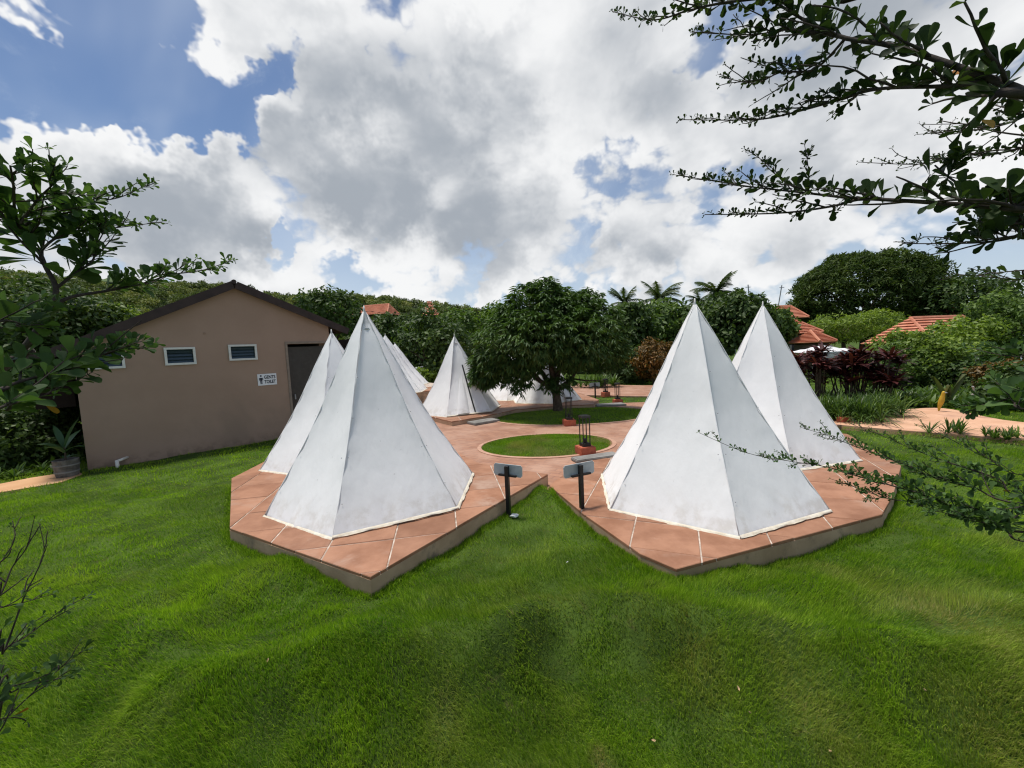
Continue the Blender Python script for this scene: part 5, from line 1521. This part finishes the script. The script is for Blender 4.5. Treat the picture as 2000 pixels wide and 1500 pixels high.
def near_tree(name, label, base, trunk, branches, mobj, mattr, seed, specials=(), limit=300, cat='tree', leaf_k=1.3, sparse=1.0):
    """branches: dict(pts=[(px,py,depth)], root=world point or None, r=(r0,r1), leaf=(len0,len1), tw=(count,len), dens=spacing)"""
    r = np.random.default_rng(seed); root = empty(name, base); tag(root, label, cat); b0 = np.array(base)
    if trunk: MB().tube([tuple(np.array(p[:3]) - b0) for p in trunk], [p[3] for p in trunk], 10).build('trunk', M['bark'], root, smooth=True)
    recs = []; bos = []; KL = leaf_k
    for bi, B in enumerate(branches):
        pts = [D(*p) for p in B['pts']]
        if B.get('root') is not None: pts = [np.array(B['root'])] + pts
        nr = 1 if B.get('root') is not None else 0
        N_ = 40; P = resample(pts, N_); rad = [.72 * B['r'][0] + .72 * (B['r'][1] - B['r'][0]) * (i / (N_ - 1)) ** .7 for i in range(N_)]
        mb = MB(); mb.tube([p - b0 for p in P], rad, 7)
        start = B.get('from', .12 if not nr else 1.0 / (len(pts) - 1) * .8)
        l0, l1 = B['leaf']; tot = sum(np.linalg.norm(P[i + 1] - P[i]) for i in range(N_ - 1))

        def whorl(p, ax, L, n, upb=.35, rad_t=None):
            a0 = r.random() * 6.28; ax = unit(ax)
            e1 = unit(np.cross(ax, np.array([.13, .2, 1.0]))); e2 = np.cross(ax, e1)
            for i in range(n):
                a = a0 + i * 2.4 + r.normal() * .25; o_ = e1 * cos(a) + e2 * sin(a)
                d = unit(o_ * r.uniform(.55, 1.15) + ax * r.uniform(.3, .9) + np.array([0, 0, upb * .4]))
                nn = unit(np.array([0, 0, 1.0]) + .55 * r.normal(size=3)); nn = unit(nn - (nn @ d) * d)
                recs.append((p + r.normal(size=3) * .002, d, nn, L * B.get('k', KL) * r.uniform(.65, 1.15), bi, r.random()))
        sp = B.get('dens', .035) * sparse; cum = 0.0; nxt = 0.0
        for i in range(N_ - 1):
            q = i / (N_ - 1); cum += np.linalg.norm(P[i + 1] - P[i])
            if q < start or cum < nxt: continue
            qq = (q - start) / (1 - start); L = l0 + (l1 - l0) * qq
            nxt = cum + sp * (1 - .45 * qq)
            tg = unit(P[i + 1] - P[i]); side = unit(np.cross(tg, np.array([0, 0, 1.0])))
            spur = unit(np.array([0, 0, 1.0]) * r.uniform(.2, 1) + side * r.normal() * .8 + tg * .3) * L * r.uniform(.1, .5)
            if r.random() < B.get('leafy', .85): 
                mb.tube([P[i] - b0, P[i] + spur - b0], [.0022, .0014], 4); whorl(P[i] + spur, spur, L, r.integers(4, 7))
        whorl(P[-1], P[-1] - P[-2], l1 * .8, 4)
        nt, tl = B.get('tw', (8, .2)); nt = int(round(nt / sparse))
        for k in range(nt):
            q = start + (1 - start) * (.04 + .93 * (k + r.random() * .7) / nt); i = min(int(q * (N_ - 1)), N_ - 2)
            tg = unit(P[i + 1] - P[i]); side = unit(np.cross(tg, np.array([0, 0, 1.0]))) * (1 if k % 2 else -1)
            qq = (q - start) / (1 - start); ln = tl * (1 - .62 * qq) * r.uniform(.55, 1.15)
            d = unit(tg * r.uniform(.5, 1.0) + side * r.uniform(.35, 1.0) + np.array([0, 0, r.uniform(-.12, .55)]))
            T_ = [P[i]]; n = 7
            for s in range(n): d = unit(d + r.normal(size=3) * .10 + tg * .06); T_.append(T_[-1] + d * ln / n)
            mb.tube([p - b0 for p in T_], [rad[i] * .5 * (1 - .7 * s / n) + .0009 for s in range(n + 1)], 5)
            L = (l0 + (l1 - l0) * qq)
            for s in range(1, n + 1, 1 if sparse < 1.3 else 2):
                Ls = L * (1.0 - .50 * s / n)
                if r.random() < B.get('leafy', .85): whorl(T_[s], T_[s] - T_[s - 1], Ls, r.integers(3, 6))
        bo = mb.build('branch', M['twig'], root, smooth=True); bos.append(bo)
    # largest leaves in view are single objects, the rest one mass
    def vis(p):
        v_ = p - EYEV; dz_ = v_ @ cam_f
        if dz_ < .1: return None
        return 1000 + 800 * (v_ @ cam_r) / dz_, 750 - 800 * (v_ @ cam_u) / dz_, dz_
    sc_ = []
    for i, (p, d, nn, L, bi, rn) in enumerate(recs):
        q = vis(p + d * L * .5); sc_.append(L / q[2] if q and -30 < q[0] < 2030 and -30 < q[1] < 1530 else 0)
    order = np.argsort(-np.array(sc_)); single = set(order[:limit].tolist()); single = {i for i in single if sc_[i] > 0}
    tv, tf = leaf_template(-.08, .3, True); Vs = []; Fs = []; Ts = []; b = 0
    tf = np.array(tf)
    spec = {}
    for (px, py, mt) in specials:
        best = min(single, key=lambda i: (lambda q: hypot(q[0] - px, q[1] - py) if q else 1e9)(vis(recs[i][0] + recs[i][1] * recs[i][3] * .5))); spec[best] = mt
    for i, (p, d, nn, L, bi, rn) in enumerate(recs):
        sd = np.cross(d, nn)
        if i in single:
            o = link_mesh('leaf', leaf_mesh(int(rn * 4) % 4, spec.get(i, mobj)), None, bos[bi])
            q = p - b0
            o.matrix_local = Matrix(((sd[0] * L, d[0] * L, nn[0] * L, q[0]), (sd[1] * L, d[1] * L, nn[1] * L, q[1]), (sd[2] * L, d[2] * L, nn[2] * L, q[2]), (0, 0, 0, 1)))
            if i in spec: o['label'] = 'yellowing leaf'
        else:
            Vs.append((tv[:, :1] * sd + tv[:, 1:2] * d + tv[:, 2:] * nn) * L + p - b0); Fs.append(tf + b); b += len(tv); Ts += [rn] * len(tv)
    if Vs:
        o = link_mesh('foliage', fast_mesh('foliage', np.concatenate(Vs), np.concatenate(Fs), {'rnd': Ts}, smooth=True), M[mattr], root); o['kind'] = 'stuff'
    return root


def z6(L): return [(1180 + x / 2.439, y / 2.439, d) for (x, y, d) in L]


TR = (2.05, .75)
tz = float(gz(*TR))
rt = lambda z: (TR[0] + .0, TR[1], z)
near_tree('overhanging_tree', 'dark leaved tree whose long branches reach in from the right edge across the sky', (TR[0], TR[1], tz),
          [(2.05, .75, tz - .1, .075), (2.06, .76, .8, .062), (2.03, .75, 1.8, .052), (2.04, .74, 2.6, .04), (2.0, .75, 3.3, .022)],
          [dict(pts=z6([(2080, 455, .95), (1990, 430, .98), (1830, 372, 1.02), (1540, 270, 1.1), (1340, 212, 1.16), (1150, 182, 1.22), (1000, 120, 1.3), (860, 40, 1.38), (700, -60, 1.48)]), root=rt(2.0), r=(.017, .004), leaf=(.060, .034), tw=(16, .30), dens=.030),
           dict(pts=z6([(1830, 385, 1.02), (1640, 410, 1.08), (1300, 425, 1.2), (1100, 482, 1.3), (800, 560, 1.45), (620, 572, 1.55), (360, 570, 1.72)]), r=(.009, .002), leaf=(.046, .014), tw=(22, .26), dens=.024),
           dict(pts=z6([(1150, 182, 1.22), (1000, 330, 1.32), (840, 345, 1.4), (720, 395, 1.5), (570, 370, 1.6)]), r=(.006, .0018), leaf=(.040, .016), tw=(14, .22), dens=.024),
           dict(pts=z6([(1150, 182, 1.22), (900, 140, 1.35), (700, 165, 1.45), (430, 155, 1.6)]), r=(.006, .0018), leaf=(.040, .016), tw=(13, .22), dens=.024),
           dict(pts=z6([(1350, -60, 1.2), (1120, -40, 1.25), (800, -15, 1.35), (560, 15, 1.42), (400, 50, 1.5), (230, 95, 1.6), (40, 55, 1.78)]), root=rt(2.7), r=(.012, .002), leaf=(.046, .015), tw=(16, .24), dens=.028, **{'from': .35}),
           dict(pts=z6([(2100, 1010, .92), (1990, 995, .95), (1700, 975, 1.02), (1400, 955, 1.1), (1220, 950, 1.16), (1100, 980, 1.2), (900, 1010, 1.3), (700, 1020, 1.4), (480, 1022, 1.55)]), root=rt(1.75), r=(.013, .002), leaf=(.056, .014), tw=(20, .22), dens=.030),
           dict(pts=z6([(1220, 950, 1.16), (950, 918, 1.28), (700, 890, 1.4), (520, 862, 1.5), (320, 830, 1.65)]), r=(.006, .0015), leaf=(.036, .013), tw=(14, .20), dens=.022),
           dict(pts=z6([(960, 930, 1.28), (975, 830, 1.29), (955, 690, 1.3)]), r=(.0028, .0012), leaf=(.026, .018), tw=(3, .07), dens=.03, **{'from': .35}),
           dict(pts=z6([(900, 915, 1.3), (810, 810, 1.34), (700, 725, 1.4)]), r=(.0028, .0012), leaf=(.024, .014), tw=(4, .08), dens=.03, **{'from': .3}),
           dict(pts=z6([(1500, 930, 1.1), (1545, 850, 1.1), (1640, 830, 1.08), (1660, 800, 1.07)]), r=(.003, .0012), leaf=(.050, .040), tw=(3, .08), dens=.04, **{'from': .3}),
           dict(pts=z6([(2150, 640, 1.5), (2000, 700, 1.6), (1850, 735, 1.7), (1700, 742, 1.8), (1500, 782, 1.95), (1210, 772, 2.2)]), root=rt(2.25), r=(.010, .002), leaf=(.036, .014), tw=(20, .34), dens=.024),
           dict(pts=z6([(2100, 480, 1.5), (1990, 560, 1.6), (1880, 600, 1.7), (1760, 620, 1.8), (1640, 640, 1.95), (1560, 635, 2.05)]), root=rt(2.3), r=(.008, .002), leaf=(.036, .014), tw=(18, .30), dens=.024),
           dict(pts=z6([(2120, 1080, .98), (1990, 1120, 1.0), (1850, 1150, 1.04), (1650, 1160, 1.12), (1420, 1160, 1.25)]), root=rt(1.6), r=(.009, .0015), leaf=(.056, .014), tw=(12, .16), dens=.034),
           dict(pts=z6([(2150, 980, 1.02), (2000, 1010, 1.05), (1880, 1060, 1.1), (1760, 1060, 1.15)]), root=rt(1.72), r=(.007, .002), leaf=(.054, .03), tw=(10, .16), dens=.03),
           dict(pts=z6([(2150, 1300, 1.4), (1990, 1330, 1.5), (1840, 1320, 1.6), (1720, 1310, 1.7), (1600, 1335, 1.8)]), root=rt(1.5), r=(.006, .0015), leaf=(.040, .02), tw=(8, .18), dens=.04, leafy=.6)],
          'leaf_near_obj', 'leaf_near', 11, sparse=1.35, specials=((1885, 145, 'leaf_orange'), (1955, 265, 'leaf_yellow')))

TR2 = (2.75, 1.35); tz2 = float(gz(*TR2)); rt2 = lambda z: (TR2[0], TR2[1], z)
near_tree('low_shrub_tree', 'thin shrub with small grey green leaves reaching in low from the right edge', (TR2[0], TR2[1], tz2),
          [(2.75, 1.35, tz2 - .1, .035), (2.74, 1.36, .5, .028), (2.76, 1.34, 1.2, .022), (2.74, 1.35, 1.9, .012)],
          [dict(pts=[(2030, 1040, 1.45), (1950, 1018, 1.5), (1870, 992, 1.56), (1800, 965, 1.62), (1737, 947, 1.68), (1685, 933, 1.74), (1615, 912, 1.82), (1545, 901, 1.9), (1457, 884, 2.0), (1365, 845, 2.12)], root=rt2(1.0), r=(.008, .0014), leaf=(.052, .016), tw=(22, .20), dens=.026),
           dict(pts=[(2030, 985, 1.5), (1900, 952, 1.62), (1830, 935, 1.7), (1766, 907, 1.78), (1690, 880, 1.86), (1620, 852, 1.95), (1565, 835, 2.02)], root=rt2(1.1), r=(.006, .0013), leaf=(.046, .014), tw=(18, .20), dens=.03),
           dict(pts=[(2030, 970, 1.55), (1950, 935, 1.62), (1860, 905, 1.72), (1790, 880, 1.8), (1720, 850, 1.9), (1662, 828, 1.98)], root=rt2(1.15), r=(.005, .0012), leaf=(.044, .012), tw=(14, .18), dens=.04, leafy=.7),
           dict(pts=[(2030, 930, 1.6), (1940, 900, 1.7), (1870, 865, 1.8), (1800, 825, 1.9)], root=rt2(1.15), r=(.004, .0011), leaf=(.036, .012), tw=(9, .16), dens=.05, leafy=.55),
           dict(pts=[(1900, 1004, 1.54), (1830, 985, 1.6), (1740, 975, 1.66), (1680, 955, 1.72), (1622, 935, 1.78)], r=(.004, .0012), leaf=(.038, .012), tw=(9, .12), dens=.035),
           dict(pts=[(2040, 1060, 1.4), (1960, 1030, 1.46), (1880, 1012, 1.5), (1790, 985, 1.58)], root=rt2(.95), r=(.005, .0014), leaf=(.050, .026), tw=(10, .16), dens=.03),
           dict(pts=[(2050, 800, 1.15), (1990, 775, 1.2), (1940, 790, 1.26), (1900, 800, 1.32)], root=rt2(1.45), r=(.006, .0014), leaf=(.060, .030), tw=(10, .18), dens=.03),
           dict(pts=[(2050, 700, 1.5), (1980, 690, 1.6), (1930, 700, 1.7)], root=rt2(1.55), r=(.005, .0014), leaf=(.050, .026), tw=(8, .2), dens=.03)],
          'leaf_left_obj', 'leaf_left', 12, leaf_k=1.15, specials=((1970, 965, 'leaf_yellow'),))


def z7(L): return [(x / 3.0, 280 + y / 3.0, d) for (x, y, d) in L]


TL = (-1.95, .85); tzl = float(gz(*TL)); lt = lambda z: (TL[0], TL[1], z)
near_tree('leafy_young_tree', 'young tree with glossy spoon shaped leaves in front of the building at the left edge', (TL[0], TL[1], tzl),
          [(-1.95, .85, tzl - .1, .045), (-1.93, .87, .7, .038), (-1.85, .95, 1.35, .030), tuple(D(20, 703, 1.22)) + (.017,)],
          [dict(pts=z7([(60, 1270, 1.22), (130, 1215, 1.22), (290, 980, 1.24), (328, 850, 1.25), (270, 730, 1.25), (230, 640, 1.25), (150, 560, 1.24), (90, 420, 1.2), (80, 250, 1.15), (60, 130, 1.12)]), root=lt(1.4), r=(.017, .003), leaf=(.062, .046), tw=(16, .22), dens=.045, **{'from': .5}),
           dict(pts=z7([(300, 960, 1.24), (420, 900, 1.28), (650, 860, 1.36), (860, 815, 1.44), (1000, 770, 1.5), (1200, 740, 1.58), (1360, 682, 1.68)]), r=(.009, .0015), leaf=(.060, .022), tw=(14, .16), dens=.040, **{'from': .25}),
           dict(pts=z7([(328, 850, 1.25), (430, 770, 1.28), (540, 690, 1.32), (560, 600, 1.34), (600, 480, 1.36)]), r=(.007, .002), leaf=(.060, .040), tw=(10, .18), dens=.042),
           dict(pts=z7([(230, 640, 1.25), (320, 560, 1.28), (450, 520, 1.32), (620, 500, 1.38), (760, 485, 1.44), (945, 460, 1.54)]), r=(.006, .0014), leaf=(.058, .018), tw=(12, .15), dens=.036),
           dict(pts=z7([(110, 500, 1.22), (250, 430, 1.26), (420, 400, 1.3), (560, 345, 1.36), (720, 310, 1.42), (905, 220, 1.52)]), r=(.006, .0014), leaf=(.056, .018), tw=(11, .15), dens=.036),
           dict(pts=z7([(120, 470, 1.2), (220, 330, 1.2), (310, 240, 1.2), (330, 190, 1.2)]), r=(.005, .002), leaf=(.056, .04), tw=(8, .15), dens=.040),
           dict(pts=z7([(-150, 1520, .92), (0, 1440, .96), (170, 1380, 1.02), (350, 1340, 1.1), (520, 1270, 1.18), (640, 1230, 1.24), (730, 1190, 1.3), (800, 1160, 1.36)]), root=lt(1.35), r=(.008, .0018), leaf=(.060, .034), tw=(15, .18), dens=.034, **{'from': .3}),
           dict(pts=z7([(-150, 1620, .92), (50, 1560, .98), (200, 1460, 1.04), (330, 1420, 1.1), (450, 1400, 1.15)]), root=lt(1.25), r=(.006, .0018), leaf=(.058, .040), tw=(11, .18), dens=.04),
           dict(pts=z7([(-150, 1100, 1.0), (0, 1080, 1.05), (120, 1060, 1.1), (230, 1010, 1.15)]), root=lt(1.5), r=(.005, .0018), leaf=(.058, .046), tw=(8, .16), dens=.05),
           dict(pts=z7([(560, 1260, 1.2), (700, 1140, 1.22), (830, 1035, 1.24)]), r=(.0026, .002), leaf=(.03, .001), tw=(0, .1), dens=9)],
          'leaf_left_obj', 'leaf_left', 13, leaf_k=1.28, sparse=1.42, specials=((115, 795, 'leaf_orange'),))


def z8(L): return [(x / 2.5, 900 + y / 2.5, d) for (x, y, d) in L]


TS = (-1.62, .80); tzs = float(gz(*TS)); st = lambda z: (TS[0], TS[1], z)
near_tree('twiggy_shrub', 'nearly bare twiggy shrub with a few pale leaves at the lower left edge', (TS[0], TS[1], tzs), None,
          [dict(pts=z8([(-120, 800, .95), (0, 655, 1.0), (60, 520, 1.04), (130, 420, 1.06), (170, 270, 1.08)]), root=st(.1), r=(.005, .0010), leaf=(.02, .012), tw=(9, .10), dens=.2, leafy=.12),
           dict(pts=z8([(-100, 620, .95), (0, 500, 1.0), (70, 385, 1.03), (60, 290, 1.05)]), root=st(.2), r=(.004, .0010), leaf=(.02, .012), tw=(6, .08), dens=.2, leafy=.1),
           dict(pts=z8([(-60, 1080, .95), (20, 930, 1.0), (120, 660, 1.04), (170, 560, 1.06), (215, 440, 1.08), (190, 300, 1.1)]), root=st(.0), r=(.005, .0010), leaf=(.02, .012), tw=(9, .10), dens=.2, leafy=.12),
           dict(pts=z8([(-60, 990, .95), (0, 930, 1.0), (150, 840, 1.06), (300, 730, 1.12), (440, 655, 1.2)]), root=st(.05), r=(.004, .0012), leaf=(.044, .020), tw=(7, .10), dens=.05, leafy=.6),
           dict(pts=z8([(-60, 760, .95), (0, 720, 1.0), (120, 690, 1.05), (260, 650, 1.1)]), root=st(.1), r=(.003, .0012), leaf=(.040, .024), tw=(5, .10), dens=.05, leafy=.6),
           dict(pts=z8([(-60, 1330, .85), (0, 1285, .9), (110, 1180, .95), (250, 1050, 1.0), (400, 930, 1.06)]), root=st(-.05), r=(.004, .0012), leaf=(.046, .030), tw=(9, .12), dens=.04, leafy=.7),
           dict(pts=z8([(-60, 1240, .85), (60, 1130, .92), (200, 1080, .96), (330, 1060, 1.0)]), root=st(-.05), r=(.004, .0012), leaf=(.044, .030), tw=(7, .10), dens=.05, leafy=.7)],
          'leaf_left_obj', 'leaf_left', 14, leaf_k=.85, sparse=1.5, limit=160, cat='shrub', specials=((55, 1395, 'leaf_orange'),))

bpy.context.view_layer.update()
